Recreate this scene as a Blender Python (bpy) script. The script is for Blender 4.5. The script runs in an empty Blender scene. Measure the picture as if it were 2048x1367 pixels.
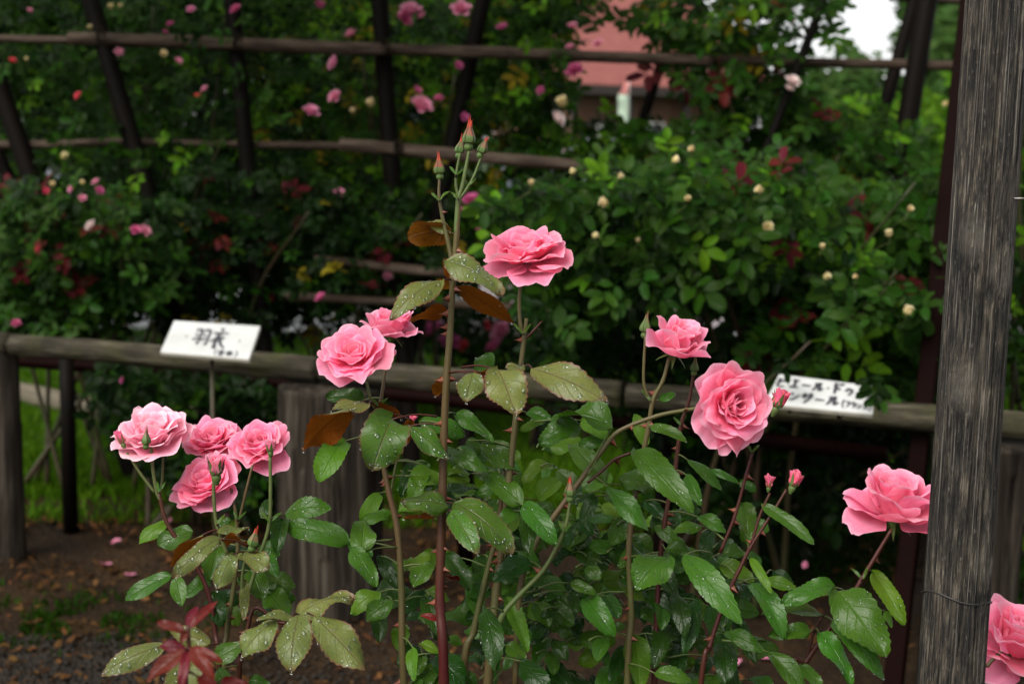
import bpy, math, random
import numpy as np
from mathutils import Vector, Matrix, noise

R = math.radians
SC = bpy.context.scene
COL = SC.collection

# ------------------------------------------------------------------ camera
CAM = Vector((0, 0, 1.35))
PITCH, ROLL = 8.0, 1.0
F = 2048 * 50 / 36.0
CM = Matrix.Rotation(R(90 - PITCH), 3, 'X') @ Matrix.Rotation(R(ROLL), 3, 'Z')
RIGHT, UPV, TOCAM = CM @ Vector((1, 0, 0)), CM @ Vector((0, 1, 0)), CM @ Vector((0, 0, 1))
cd = bpy.data.cameras.new('camera')
cam = bpy.data.objects.new('camera', cd)
COL.objects.link(cam)
cam.location = CAM
cam.rotation_euler = CM.to_euler()
cd.lens, cd.sensor_width = 50, 36
cd.clip_start, cd.clip_end = 0.05, 2000
cd.dof.use_dof = True
cd.dof.focus_distance = 1.53
cd.dof.aperture_fstop = 6.5
SC.camera = cam

# ------------------------------------------------------------------ sky, sun, exposure
SUN_EL, SUN_AZ = 49, -38          # soft light through the overcast, from the upper left behind the camera
w = bpy.data.worlds.new('World')
SC.world = w
w.use_nodes = True
nt = w.node_tree
nt.nodes.clear()
sky = nt.nodes.new('ShaderNodeTexSky')
sky.sky_type = 'NISHITA'
sky.sun_disc = False
sky.sun_elevation = R(SUN_EL)
sky.sun_rotation = R(180 - SUN_AZ)
sky.air_density, sky.dust_density, sky.ozone_density = 1.0, 1.5, 1.0
hs = nt.nodes.new('ShaderNodeHueSaturation')
hs.inputs['Saturation'].default_value = 0.10
bg = nt.nodes.new('ShaderNodeBackground')
bg.inputs['Strength'].default_value = 0.06
out = nt.nodes.new('ShaderNodeOutputWorld')
nt.links.new(sky.outputs[0], hs.inputs['Color'])
nt.links.new(hs.outputs[0], bg.inputs[0])
nt.links.new(bg.outputs[0], out.inputs[0])
sd = bpy.data.lights.new('sun', 'SUN')
sd.energy, sd.angle, sd.color = 1.5, R(45), (1.0, 0.95, 0.87)
sun = bpy.data.objects.new('sun', sd)
COL.objects.link(sun)
sun.rotation_euler = (R(90 - SUN_EL), 0, R(SUN_AZ))
SC.view_settings.view_transform = 'Standard'
SC.view_settings.look = 'None'
SC.view_settings.gamma = 1
SC.view_settings.exposure = 1.85
SC.render.engine = 'CYCLES'
SC.cycles.use_denoising = True
SC.cycles.max_bounces = 7
SC.cycles.diffuse_bounces = 3
SC.cycles.glossy_bounces = 3
SC.cycles.transmission_bounces = 5
SC.cycles.transparent_max_bounces = 8
SC.cycles.caustics_reflective = False
SC.cycles.caustics_refractive = False

# ------------------------------------------------------------------ helpers
def P(x, y, d):
    return CAM + CM @ Vector(((x - 1024) / F * d, (683.5 - y) / F * d, -d))

def on_z(x, y, z=0.0):
    v = CM @ Vector(((x - 1024) / F, (683.5 - y) / F, -1))
    return CAM + v * ((z - CAM.z) / v.z)

def px(n, d):
    return n / F * d

def thing(name, label, cat, loc=(0, 0, 0), group=None):
    o = bpy.data.objects.new(name, None)
    COL.objects.link(o)
    o.location = loc
    o.empty_display_size = 0.05
    o['label'], o['category'] = label, cat
    if group:
        o['group'] = group
    return o

def base_of(parent):
    v = Vector((0, 0, 0))
    while parent is not None:
        v += Vector(parent.location)
        parent = parent.parent
    return v

def make_mesh(name, verts, faces, mat, uvs=None, smooth=True):
    me = bpy.data.meshes.new(name)
    if isinstance(verts, np.ndarray):
        verts = verts.tolist()
    me.from_pydata(verts, [], faces)
    if uvs is not None:
        ul = me.uv_layers.new(name='UVMap')
        idx = np.empty(len(me.loops), dtype=np.int32)
        me.loops.foreach_get('vertex_index', idx)
        ul.data.foreach_set('uv', np.asarray(uvs, dtype=np.float32)[idx].ravel())
    if smooth:
        me.polygons.foreach_set('use_smooth', [True] * len(me.polygons))
    if mat is not None:
        for m in (mat if isinstance(mat, (list, tuple)) else [mat]):
            me.materials.append(m)
    return me

def mobj(name, verts, faces, mat, parent=None, uvs=None, smooth=True, kind=None):
    """world-space vertices -> one mesh object, stored relative to its parent's base"""
    b = base_of(parent)
    if parent is None:
        vs = [tuple(v) for v in verts]
    else:
        vs = [(v[0] - b.x, v[1] - b.y, v[2] - b.z) for v in verts]
    o = bpy.data.objects.new(name, make_mesh(name, vs, faces, mat, uvs, smooth))
    COL.objects.link(o)
    if parent is not None:
        o.parent = parent
    if kind:
        o['kind'] = kind
    return o

def part_empty(name, parent):
    o = bpy.data.objects.new(name, None)
    COL.objects.link(o)
    o.parent = parent
    o.empty_display_size = 0.02
    return o

def catmull(pts, n):
    """smooth resample of a list of vectors (any dimension tuples)"""
    A = [np.array(p, dtype=float) for p in pts]
    if len(A) == 2:
        return [A[0] + (A[1] - A[0]) * i / n for i in range(n + 1)]
    A = [2 * A[0] - A[1]] + A + [2 * A[-1] - A[-2]]
    segs = len(A) - 3
    res = []
    for i in range(n + 1):
        u = i / n * segs
        k = min(int(u), segs - 1)
        t = u - k
        p0, p1, p2, p3 = A[k:k + 4]
        res.append(0.5 * (2 * p1 + (p2 - p0) * t + (2 * p0 - 5 * p1 + 4 * p2 - p3) * t * t + (3 * p1 - p0 - 3 * p2 + p3) * t ** 3))
    return res

def tube(pts, radii, sides=8, bump=0.0, seed=0, cap=True):
    """swept tube; pts vectors, radii same length"""
    pts = [Vector(p) for p in pts]
    n = len(pts)
    verts, faces, uvs = [], [], []
    t0 = (pts[1] - pts[0]).normalized()
    ref = Vector((0, 1, 0)) if abs(t0.y) < 0.9 else Vector((1, 0, 0))
    u = t0.cross(ref).normalized()
    for i in range(n):
        t = (pts[min(i + 1, n - 1)] - pts[max(i - 1, 0)]).normalized()
        u = (u - t * u.dot(t)).normalized()
        v = t.cross(u)
        for k in range(sides):
            a = 2 * math.pi * k / sides
            r = radii[i]
            if bump:
                r *= 1 + bump * noise.noise(Vector((math.cos(a) * 1.5, math.sin(a) * 1.5, i * 0.35 + seed * 7.1)))
            verts.append(pts[i] + u * math.cos(a) * r + v * math.sin(a) * r)
            uvs.append((k / sides, i / (n - 1)))
    for i in range(n - 1):
        for k in range(sides):
            a, b = i * sides + k, i * sides + (k + 1) % sides
            faces.append((a, b, b + sides, a + sides))
    if cap:
        faces.append(tuple(range(sides))[::-1])
        faces.append(tuple(range((n - 1) * sides, n * sides)))
    return verts, faces, uvs

def box(c, sx, sy, sz, rot=None):
    vs = []
    for x in (-1, 1):
        for y in (-1, 1):
            for z in (-1, 1):
                v = Vector((x * sx / 2, y * sy / 2, z * sz / 2))
                vs.append(Vector(c) + (rot @ v if rot else v))
    fs = [(0, 1, 3, 2), (4, 6, 7, 5), (0, 4, 5, 1), (2, 3, 7, 6), (0, 2, 6, 4), (1, 5, 7, 3)]
    return vs, fs

def lathe(base, axis, prof, sides=10):
    """prof: list of (r, h) along axis"""
    axis = Vector(axis).normalized()
    ref = Vector((0, 1, 0)) if abs(axis.y) < 0.9 else Vector((1, 0, 0))
    u = axis.cross(ref).normalized()
    v = axis.cross(u)
    vs, fs = [], []
    for r, h in prof:
        for k in range(sides):
            a = 2 * math.pi * k / sides
            vs.append(Vector(base) + axis * h + (u * math.cos(a) + v * math.sin(a)) * max(r, 1e-5))
    for i in range(len(prof) - 1):
        for k in range(sides):
            a, b = i * sides + k, i * sides + (k + 1) % sides
            fs.append((a, a + sides, b + sides, b))
    return vs, fs

# ------------------------------------------------------------------ materials
class NT:
    def __init__(s, name):
        s.m = bpy.data.materials.new(name)
        s.m.use_nodes = True
        s.t = s.m.node_tree
        s.t.nodes.clear()
        s.out = s.t.nodes.new('ShaderNodeOutputMaterial')
    def n(s, typ, **kw):
        nd = s.t.nodes.new('ShaderNode' + typ)
        for k, v in kw.items():
            setattr(nd, k, v)
        return nd
    def l(s, a, b):
        s.t.links.new(a, b)
    def math(s, op, a, b=None, c=None, clamp=False):
        nd = s.n('Math', operation=op, use_clamp=clamp)
        for i, x in enumerate((a, b, c)):
            if x is None:
                continue
            if isinstance(x, (int, float)):
                nd.inputs[i].default_value = x
            else:
                s.l(x, nd.inputs[i])
        return nd.outputs[0]
    def mix(s, fac, a, b, mode='MIX'):
        nd = s.n('Mix', data_type='RGBA', blend_type=mode)
        for sock, x in ((nd.inputs[0], fac), (nd.inputs[6], a), (nd.inputs[7], b)):
            if isinstance(x, (int, float)):
                sock.default_value = x
            elif isinstance(x, tuple):
                sock.default_value = (*x, 1)
            else:
                s.l(x, sock)
        return nd.outputs[2]
    def ramp(s, fac, stops, interp='LINEAR'):
        nd = s.n('ValToRGB')
        nd.color_ramp.interpolation = interp
        e = nd.color_ramp.elements
        while len(e) < len(stops):
            e.new(0.5)
        for i, (p, c) in enumerate(stops):
            e[i].position = p
            e[i].color = (*c, 1) if isinstance(c, tuple) else (c, c, c, 1)
        s.l(fac, nd.inputs[0])
        return nd.outputs[0]
    def noise(s, vec, scale, detail=4, rough=0.55, out=0):
        nd = s.n('TexNoise')
        nd.inputs['Scale'].default_value = scale
        nd.inputs['Detail'].default_value = detail
        nd.inputs['Roughness'].default_value = rough
        if vec is not None:
            s.l(vec, nd.inputs['Vector'])
        return nd.outputs[out]
    def coord(s, which='Object', scale=None):
        c = s.n('TexCoord').outputs[which]
        if scale:
            m = s.n('Mapping')
            m.inputs['Scale'].default_value = scale
            s.l(c, m.inputs[0])
            return m.outputs[0]
        return c
    def bump(s, h, strength=0.4, dist=0.01):
        b = s.n('Bump')
        b.inputs['Strength'].default_value = strength
        b.inputs['Distance'].default_value = dist
        s.l(h, b.inputs['Height'])
        return b.outputs[0]
    def bsdf(s, color, rough=0.6, normal=None, spec=0.5, **kw):
        b = s.n('BsdfPrincipled')
        for sock, x in (('Base Color', color), ('Roughness', rough), ('Specular IOR Level', spec)):
            if isinstance(x, (int, float)):
                b.inputs[sock].default_value = x
            elif isinstance(x, tuple):
                b.inputs[sock].default_value = (*x, 1)
            else:
                s.l(x, b.inputs[sock])
        if normal is not None:
            s.l(normal, b.inputs['Normal'])
        for k, v in kw.items():
            b.inputs[k.replace('_', ' ')].default_value = v
        return b.outputs[0]
    def done(s, sh):
        s.l(sh, s.out.inputs[0])
        return s.m

def leaf_mat(name, top, under, edge=None, edge_w=0.0, rough=0.35, trans=0.25, var=0.35, vein=0.6, veincol=None, fine=True, spec=None):
    """two-sided leaf with midrib, side veins and an optional tinted margin (UV: u across, v along)"""
    t = NT(name)
    uv = t.n('TexCoord').outputs['UV']
    sp = t.n('SeparateXYZ')
    t.l(uv, sp.inputs[0])
    across = t.math('ABSOLUTE', t.math('MULTIPLY_ADD', sp.outputs[0], 2.0, -1.0))
    rnd = t.n('ObjectInfo').outputs['Random']
    geo = t.n('NewGeometry')
    isl = geo.outputs['Random Per Island']
    r2 = t.math('FRACT', t.math('ADD', rnd, isl))
    bright = t.math('MULTIPLY_ADD', r2, var, 1.0 - var / 2)
    obj = t.coord('Object')
    blotch = t.noise(obj, 55 if fine else 14, 3)
    colr = t.mix(t.math('MULTIPLY', t.math('SUBTRACT', blotch, 0.35, clamp=True), 1.1, clamp=True), top, tuple(c * f for c, f in zip(top, (1.5, 1.18, 1.2))))
    mid = t.math('SUBTRACT', 1.0, t.math('DIVIDE', across, 0.06), clamp=True)
    wv = t.math('FRACT', t.math('MULTIPLY', t.math('SUBTRACT', sp.outputs[1], t.math('MULTIPLY', across, 0.30)), 6.0))
    side = t.math('SUBTRACT', 1.0, t.math('DIVIDE', t.math('ABSOLUTE', t.math('SUBTRACT', wv, 0.5)), 0.07), clamp=True)
    veins = t.math('MAXIMUM', mid, t.math('MULTIPLY', side, 0.3))
    vc = veincol or tuple(min(1, c * 1.9) for c in top)
    colr = t.mix(t.math('MULTIPLY', veins, vein * 0.55), colr, vc)
    if edge:
        e = t.math('MULTIPLY', t.math('SUBTRACT', across, 1.0 - edge_w, clamp=True), 1.0 / edge_w, clamp=True)
        tip = t.math('MULTIPLY', t.math('SUBTRACT', sp.outputs[1], 0.86, clamp=True), 6.0, clamp=True)
        e = t.math('MAXIMUM', e, tip)
        colr = t.mix(t.math('MULTIPLY', e, 0.8), colr, edge)
    ucol = t.mix(t.math('MULTIPLY', veins, 0.5), under, tuple(c * 0.55 for c in under))
    colr = t.mix(geo.outputs['Backfacing'], colr, ucol)
    hv = t.n('HueSaturation')
    t.l(bright, hv.inputs['Value'])
    t.l(t.math('MULTIPLY_ADD', t.math('FRACT', t.math('MULTIPLY', r2, 7.31)), 0.03, 0.485), hv.inputs['Hue'])
    t.l(colr, hv.inputs['Color'])
    colr = hv.outputs[0]
    quilt = t.noise(obj, 260 if fine else 60, 2)
    h = t.math('SUBTRACT', t.math('MULTIPLY', quilt, 0.6), t.math('MULTIPLY', veins, 0.9))
    nrm = t.bump(h, 0.6, 0.0016)
    rg = t.math('MULTIPLY_ADD', t.noise(obj, 90, 2), 0.35, rough - (0.25 if fine else 0.22))
    sh = t.bsdf(colr, rg, nrm, spec if spec is not None else (0.20 if fine else 0.05))
    tr = t.n('BsdfTranslucent')
    tc = t.mix(0.5, colr, tuple(c * f for c, f in zip(top, (1.6, 2.2, .5))), 'MIX')
    t.l(colr if name.startswith(('red', 'leaf_bronze')) else tc, tr.inputs[0])
    mx = t.n('MixShader')
    mx.inputs[0].default_value = trans
    t.l(sh, mx.inputs[1])
    t.l(tr.outputs[0], mx.inputs[2])
    return t.done(mx.outputs[0])

M = {}
M['G'] = leaf_mat('leaf_green', (0.027, 0.078, 0.006), (0.045, 0.10, 0.010), rough=0.33)
M['D'] = leaf_mat('leaf_dark_green', (0.010, 0.036, 0.003), (0.02, 0.05, 0.006), rough=0.33)
M['L'] = leaf_mat('leaf_backlit_green', (0.060, 0.135, 0.008), (0.08, 0.15, 0.012), rough=0.4, trans=0.4)  # paler green puts the glow of backlit leaves into the colour
M['Y'] = leaf_mat('leaf_olive_young', (0.080, 0.103, 0.024), (0.14, 0.045, 0.004), edge=(0.11, 0.02, 0.025), edge_w=0.13, rough=0.36, veincol=(0.10, 0.04, 0.035), vein=0.9)
M['V'] = leaf_mat('leaf_green_red_margin', (0.036, 0.090, 0.009), (0.09, 0.06, 0.006), edge=(0.10, 0.025, 0.025), edge_w=0.10, rough=0.35, veincol=(0.11, 0.05, 0.04), vein=0.8)
M['U'] = leaf_mat('leaf_bronze_underside', (0.100, 0.130, 0.048), (0.15, 0.045, 0.004), edge=(0.13, 0.015, 0.012), edge_w=0.12, rough=0.4, trans=0.3, veincol=(0.10, 0.03, 0.02), vein=0.9)
M['R'] = leaf_mat('red_young_leaf', (0.085, 0.005, 0.005), (0.07, 0.005, 0.005), rough=0.45, trans=0.25, veincol=(0.10, 0.01, 0.01))
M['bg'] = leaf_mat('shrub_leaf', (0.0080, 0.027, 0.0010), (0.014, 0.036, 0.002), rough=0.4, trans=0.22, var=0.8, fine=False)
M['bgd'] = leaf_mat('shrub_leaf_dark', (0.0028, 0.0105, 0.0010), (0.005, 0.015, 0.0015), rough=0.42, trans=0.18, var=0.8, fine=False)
M['bgb'] = leaf_mat('shrub_leaf_bluish', (0.0120, 0.036, 0.0035), (0.02, 0.046, 0.006), rough=0.4, trans=0.2, var=0.7, fine=False)
M['bgl'] = leaf_mat('shrub_leaf_bright', (0.052, 0.130, 0.005), (0.065, 0.14, 0.008), rough=0.45, trans=0.38, var=0.6, fine=False)
M['bgy'] = leaf_mat('shrub_leaf_yellowing', (0.15, 0.12, 0.008), (0.15, 0.09, 0.008), rough=0.5, trans=0.35, var=0.7, fine=False)
M['bgr'] = leaf_mat('red_shrub_leaf', (0.050, 0.006, 0.007), (0.05, 0.01, 0.01), rough=0.42, trans=0.25, var=0.7, fine=False)
M['tree'] = leaf_mat('tree_leaf', (0.026, 0.060, 0.012), (0.03, 0.06, 0.015), rough=0.6, trans=0.25, var=0.9, fine=False)

def petal_mat(name, col, deep, pale, trans=0.35):
    t = NT(name)
    uv = t.n('TexCoord').outputs['UV']
    sp = t.n('SeparateXYZ')
    t.l(uv, sp.inputs[0])
    rnd = t.n('ObjectInfo').outputs['Random']
    v = sp.outputs[1]
    c = t.ramp(v, [(0.0, deep), (0.45, col), (0.86, col), (1.0, pale)])
    mp = t.n('Mapping')
    mp.inputs['Scale'].default_value = (34, 2.2, 1)
    t.l(uv, mp.inputs[0])
    streak = t.noise(mp.outputs[0], 1.0, 3)
    c = t.mix(t.math('MULTIPLY', t.math('SUBTRACT', streak, 0.4, clamp=True), 1.0, clamp=True), c, pale)
    obj = t.coord('Object')
    mott = t.noise(obj, 70, 3)
    c = t.mix(t.math('MULTIPLY', t.math('SUBTRACT', mott, 0.5, clamp=True), 0.9, clamp=True), c, pale)
    # a little browning on some rims
    spot = t.math('MULTIPLY', t.math('GREATER_THAN', t.noise(obj, 160, 2), 0.70), t.math('GREATER_THAN', v, 0.9))
    c = t.mix(t.math('MULTIPLY', spot, 0.45), c, (0.35, 0.17, 0.06))
    hv = t.n('HueSaturation')
    t.l(t.math('MULTIPLY_ADD', rnd, 0.16, 0.92), hv.inputs['Value'])
    t.l(t.math('MULTIPLY_ADD', t.math('FRACT', t.math('MULTIPLY', rnd, 5.7)), 0.02, 0.49), hv.inputs['Hue'])
    t.l(c, hv.inputs['Color'])
    c = hv.outputs[0]
    nrm = t.bump(t.math('ADD', streak, t.math('MULTIPLY', t.noise(obj, 120, 3), 1.0)), 0.6, 0.0018)
    sh = t.bsdf(c, 0.6, nrm, 0.12)
    tr = t.n('BsdfTranslucent')
    t.l(c, tr.inputs[0])
    mx = t.n('MixShader')
    mx.inputs[0].default_value = trans
    t.l(sh, mx.inputs[1])
    t.l(tr.outputs[0], mx.inputs[2])
    return t.done(mx.outputs[0])

M['petal'] = petal_mat('petal_pink', (0.965, 0.290, 0.455), (0.955, 0.21, 0.34), (0.975, 0.50, 0.64), 0.58)
M['petal_pale'] = petal_mat('petal_pale_pink', (0.955, 0.44, 0.56), (0.945, 0.29, 0.40), (0.97, 0.67, 0.75), 0.48)
M['petal_deep'] = petal_mat('petal_deep_pink', (0.87, 0.13, 0.25), (0.82, 0.08, 0.15), (0.91, 0.27, 0.38))
M['bpink'] = petal_mat('blossom_pink', (0.72, 0.22, 0.36), (0.6, 0.12, 0.22), (0.80, 0.42, 0.52))
M['bmag'] = petal_mat('blossom_magenta', (0.55, 0.08, 0.24), (0.42, 0.05, 0.15), (0.62, 0.18, 0.34))
M['bred'] = petal_mat('blossom_red', (0.60, 0.05, 0.07), (0.40, 0.03, 0.04), (0.65, 0.12, 0.14))
M['bcream'] = petal_mat('blossom_cream', (0.74, 0.62, 0.30), (0.5, 0.50, 0.16), (0.80, 0.70, 0.48))
M['bwhite'] = petal_mat('blossom_blush', (0.85, 0.66, 0.62), (0.78, 0.45, 0.45), (0.88, 0.80, 0.76))

def stem_mat(name, a, b, zs=6.0, grad=None):
    t = NT(name)
    o = t.coord('Object')
    f = t.noise(o, zs, 3)
    c = t.mix(t.ramp(f, [(0.35, 0.0), (0.65, 1.0)]), a, b)
    if grad:
        sp = t.n('SeparateXYZ')
        t.l(o, sp.inputs[0])
        c = t.mix(t.math('MULTIPLY', t.math('SUBTRACT', sp.outputs[2], grad[0], clamp=True), 1.0 / (grad[1] - grad[0]), clamp=True), c, grad[2])
    f2 = t.noise(o, 120, 3)
    c = t.mix(t.math('MULTIPLY', f2, 0.35), c, tuple(x * 0.5 for x in a))
    return t.done(t.bsdf(c, 0.42, t.bump(f2, 0.3, 0.001), 0.25))

M['cane_red'] = stem_mat('cane_dark_red', (0.042, 0.006, 0.006), (0.050, 0.018, 0.008))
M['cane_main'] = stem_mat('cane_red_to_olive', (0.046, 0.006, 0.006), (0.055, 0.016, 0.008), 8, (.88, 1.16, (.075, .062, .018)))
M['cane_olive'] = stem_mat('cane_olive', (0.065, 0.070, 0.020), (0.085, 0.045, 0.022))
M['cane_green'] = stem_mat('cane_green', (0.065, 0.105, 0.025), (0.075, 0.075, 0.026))
M['cane_brown'] = stem_mat('cane_brown', (0.045, 0.028, 0.016), (0.035, 0.045, 0.016), 3)
M['thorn'] = stem_mat('thorn_red_brown', (0.17, 0.055, 0.030), (0.11, 0.03, 0.02), 30)
M['calyx'] = stem_mat('calyx_green', (0.065, 0.125, 0.030), (0.085, 0.12, 0.035), 40)
M['sepal_red'] = stem_mat('sepal_reddish', (0.10, 0.12, 0.045), (0.20, 0.055, 0.035), 45)
M['sepal_tip'] = stem_mat('sepal_tip_red', (0.45, 0.05, 0.025), (0.30, 0.05, 0.03), 60)

def drop_mat():
    """clear water bead: mostly see-through, mirror-bright where it meets the light at a slant"""
    t = NT('water_drop')
    g = t.n('BsdfGlossy')
    g.inputs['Roughness'].default_value = 0.06
    g.inputs['Color'].default_value = (1, 1, 1, 1)
    tr = t.n('BsdfTransparent')
    tr.inputs[0].default_value = (.93, .97, .93, 1)
    fr = t.n('Fresnel')
    fr.inputs['IOR'].default_value = 1.5
    mx = t.n('MixShader')
    t.l(t.math('MULTIPLY_ADD', fr.outputs[0], .55, .02, clamp=True), mx.inputs[0])
    t.l(tr.outputs[0], mx.inputs[1])
    t.l(g.outputs[0], mx.inputs[2])
    return t.done(mx.outputs[0])
M['drop'] = drop_mat()

def wood_mat(name, stops, scale=(28, 28, 1.6), rough=0.7, strength=0.6, dist=0.004, moss=None, spec=0.15):
    """grain runs along the object's local Z"""
    t = NT(name)
    o = t.coord('Object', scale)
    f = t.noise(o, 1.0, 6, 0.62)
    f2 = t.noise(t.coord('Object', tuple(s * 4 for s in scale[:2]) + (scale[2] * 2,)), 1.0, 4, 0.6)
    g = t.math('ADD', t.math('MULTIPLY', f, 0.65), t.math('MULTIPLY', f2, 0.35))
    c = t.ramp(g, stops)
    big = t.noise(t.coord('Object'), 5, 3)
    c = t.mix(t.math('MULTIPLY', big, 0.5), c, tuple(x * 0.55 for x in stops[0][1]))
    if moss:
        c = t.mix(t.math('MULTIPLY', t.math('SUBTRACT', t.noise(t.coord('Object'), 9, 4), 0.45, clamp=True), 2.2, clamp=True), c, moss)
    return t.done(t.bsdf(c, t.math('MULTIPLY_ADD', f, 0.4, rough - 0.25), t.bump(g, strength, dist), spec))

D_ST = 1.42
ST_T, ST_B = P(2000, -60, D_ST + .03), P(1901, 1367, D_ST - .01)
ST_FOOT = ST_B + (ST_B - ST_T) * (ST_B.z / (ST_T.z - ST_B.z))
ST_FOOT.z = -.02
ST_AX = (ST_T + (ST_T - ST_B) * .08) - ST_FOOT
ST_L = ST_AX.length
_q = ST_AX.to_track_quat('Z', 'Y').inverted() @ TOCAM
ST_F = math.atan2(_q.y, _q.x)            # the side of the stake that faces the bed path
_r = ST_AX.to_track_quat('Z', 'Y').inverted() @ RIGHT
ST_S = 1 if math.sin(math.atan2(_r.y, _r.x) - ST_F) > 0 else -1
KNOTS = [(ST_F - ST_S * .55, .795), (ST_F - ST_S * .60, .705), (ST_F + ST_S * .45, .775), (ST_F + ST_S * .6, .60)]
def stake_mat():
    t = NT('weathered_stake_wood')
    wob = t.noise(t.coord('Object'), 9, 3, .5, 1)
    o = t.coord('Object', (330, 330, 24))
    ad = t.n('Mix', data_type='VECTOR')
    ad.inputs[0].default_value = .6
    va = t.n('VectorMath', operation='ADD')
    sc = t.n('VectorMath', operation='SCALE')
    sc.inputs['Scale'].default_value = 3.0
    t.l(wob, sc.inputs[0])
    t.l(o, va.inputs[0])
    t.l(sc.outputs[0], va.inputs[1])
    g = t.noise(va.outputs[0], 1.0, 6, .68)
    fleck = t.noise(t.coord('Object', (420, 420, 140)), 1.0, 3, .6)
    patch = t.noise(t.coord('Object', (60, 60, 16)), 1.0, 5, .65)
    k = t.math('ADD', t.math('MULTIPLY', g, .8), t.math('MULTIPLY_ADD', patch, .45, -.13))
    c = t.ramp(k, [(.40, (.005, .0045, .004)), (.48, (.020, .018, .015)), (.55, (.046, .038, .028)), (.67, (.145, .124, .096))])
    c = t.mix(t.math('MULTIPLY', t.math('SUBTRACT', fleck, .62, clamp=True), 3.5, clamp=True), c, (.24, .22, .19))
    ln = t.noise(t.coord('Object', (640, 640, 4)), 1.0, 2, .5)
    c = t.mix(t.math('MULTIPLY', t.math('SUBTRACT', ln, .60, clamp=True), 7.0, clamp=True), c, (.19, .175, .15))
    c = t.mix(t.math('MULTIPLY', t.math('SUBTRACT', .42, ln, clamp=True), 9.0, clamp=True), c, (.006, .005, .004))
    oc = t.coord('Object')
    for ka, kz in KNOTS:
        sb = t.n('VectorMath', operation='SUBTRACT')
        t.l(oc, sb.inputs[0])
        sb.inputs[1].default_value = (math.cos(ka) * .031, math.sin(ka) * .031, kz * ST_L)
        ml = t.n('VectorMath', operation='MULTIPLY')
        t.l(sb.outputs[0], ml.inputs[0])
        ml.inputs[1].default_value = (1, 1, .55)
        le = t.n('VectorMath', operation='LENGTH')
        t.l(ml.outputs[0], le.inputs[0])
        dist = t.math('ADD', le.outputs['Value'], t.math('MULTIPLY', g, .006))
        dist = t.math('ADD', dist, t.math('MULTIPLY', t.noise(oc, 160, 3), .012))
        core = t.math('SUBTRACT', 1.0, t.math('DIVIDE', dist, .0135), clamp=True)
        halo = t.math('SUBTRACT', 1.0, t.math('DIVIDE', dist, .026), clamp=True)
        c = t.mix(t.math('MULTIPLY', halo, .75), c, (.15, .135, .11))
        c = t.mix(t.math('MULTIPLY', core, 1.5, clamp=True), c, (.030, .025, .019))
    h = t.math('ADD', t.math('ADD', g, ln), t.math('MULTIPLY', fleck, .3))
    return t.done(t.bsdf(c, .6, t.bump(h, 1.0, .005), .2))
M['stake'] = stake_mat()
M['fence'] = wood_mat('fence_log', [(0.36, (0.014, 0.012, 0.008)), (0.5, (0.034, 0.029, 0.020)), (0.64, (0.105, 0.092, 0.068))], (34, 34, 6.0), 0.75, 1.0, 0.012, moss=(0.045, 0.048, 0.014), spec=.08)
M['fpost'] = wood_mat('fence_post_wood', [(0.36, (0.005, 0.004, 0.003)), (0.5, (0.030, 0.024, 0.018)), (0.66, (0.10, 0.085, 0.066))], (34, 34, 2.2), 0.75, 1.0, 0.014, spec=.05)
M['rail'] = wood_mat('trellis_rail_bark', [(0.34, (0.014, 0.008, 0.005)), (0.5, (0.050, 0.033, 0.022)), (0.68, (0.15, 0.115, 0.085))], (40, 40, 5), 0.6, 1.0, 0.01, spec=.12)
M['pole'] = wood_mat('trellis_pole_dark', [(0.30, (0.002, 0.0014, 0.001)), (0.6, (0.005, 0.0035, 0.0025)), (0.8, (0.010, 0.007, 0.005))], (30, 30, 2.5), 0.65, 0.6, 0.004, spec=.05)
M['timber'] = wood_mat('edging_timber', [(0.3, (0.06, 0.05, 0.035)), (0.6, (0.15, 0.13, 0.095)), (0.8, (0.24, 0.21, 0.16))], (20, 20, 2), 0.8, 0.7, 0.006)

def plain(name, col, rough=0.6, var=0.25, scale=20, spec=0.5, bump=0.2, metal=0.0):
    t = NT(name)
    o = t.coord('Object')
    f = t.noise(o, scale, 5, 0.6)
    c = t.mix(f, tuple(x * (1 - var) for x in col), tuple(min(1, x * (1 + var)) for x in col))
    return t.done(t.bsdf(c, t.math('MULTIPLY_ADD', f, 0.2, rough - 0.1), t.bump(f, bump, 0.002), spec, Metallic=metal))

M['steel'] = plain('rust_brown_steel', (0.0045, 0.0012, 0.001), 0.6, 0.4, 30, .02)
M['wire'] = plain('black_wire', (0.012, 0.011, 0.010), 0.5)
M['nail'] = plain('grey_nail', (0.16, 0.15, 0.14), 0.4, metal=0.8)
M['ink'] = plain('black_ink', (0.018, 0.018, 0.024), 0.6, 0.3, 200)
M['rope'] = plain('dark_rope', (0.008, 0.006, 0.004), 0.9, 0.4, 200, .05)

def sign_mat():
    t = NT('white_sign_paint')
    o = t.coord('Object')
    f = t.noise(o, 9, 5, 0.65)
    c = t.mix(t.ramp(f, [(0.35, 0.0), (0.75, 1.0)]), (0.41, 0.42, 0.42), (0.31, 0.32, 0.30))
    s = t.noise(o, 60, 3)
    c = t.mix(t.math('MULTIPLY', t.math('GREATER_THAN', s, 0.68), 0.5), c, (0.42, 0.42, 0.38))
    return t.done(t.bsdf(c, 0.5, t.bump(s, 0.15, 0.001), 0.4))
M['sign'] = sign_mat()
M['signedge'] = plain('sign_board_edge', (0.42, 0.40, 0.33), 0.7, 0.4, 40)

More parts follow.
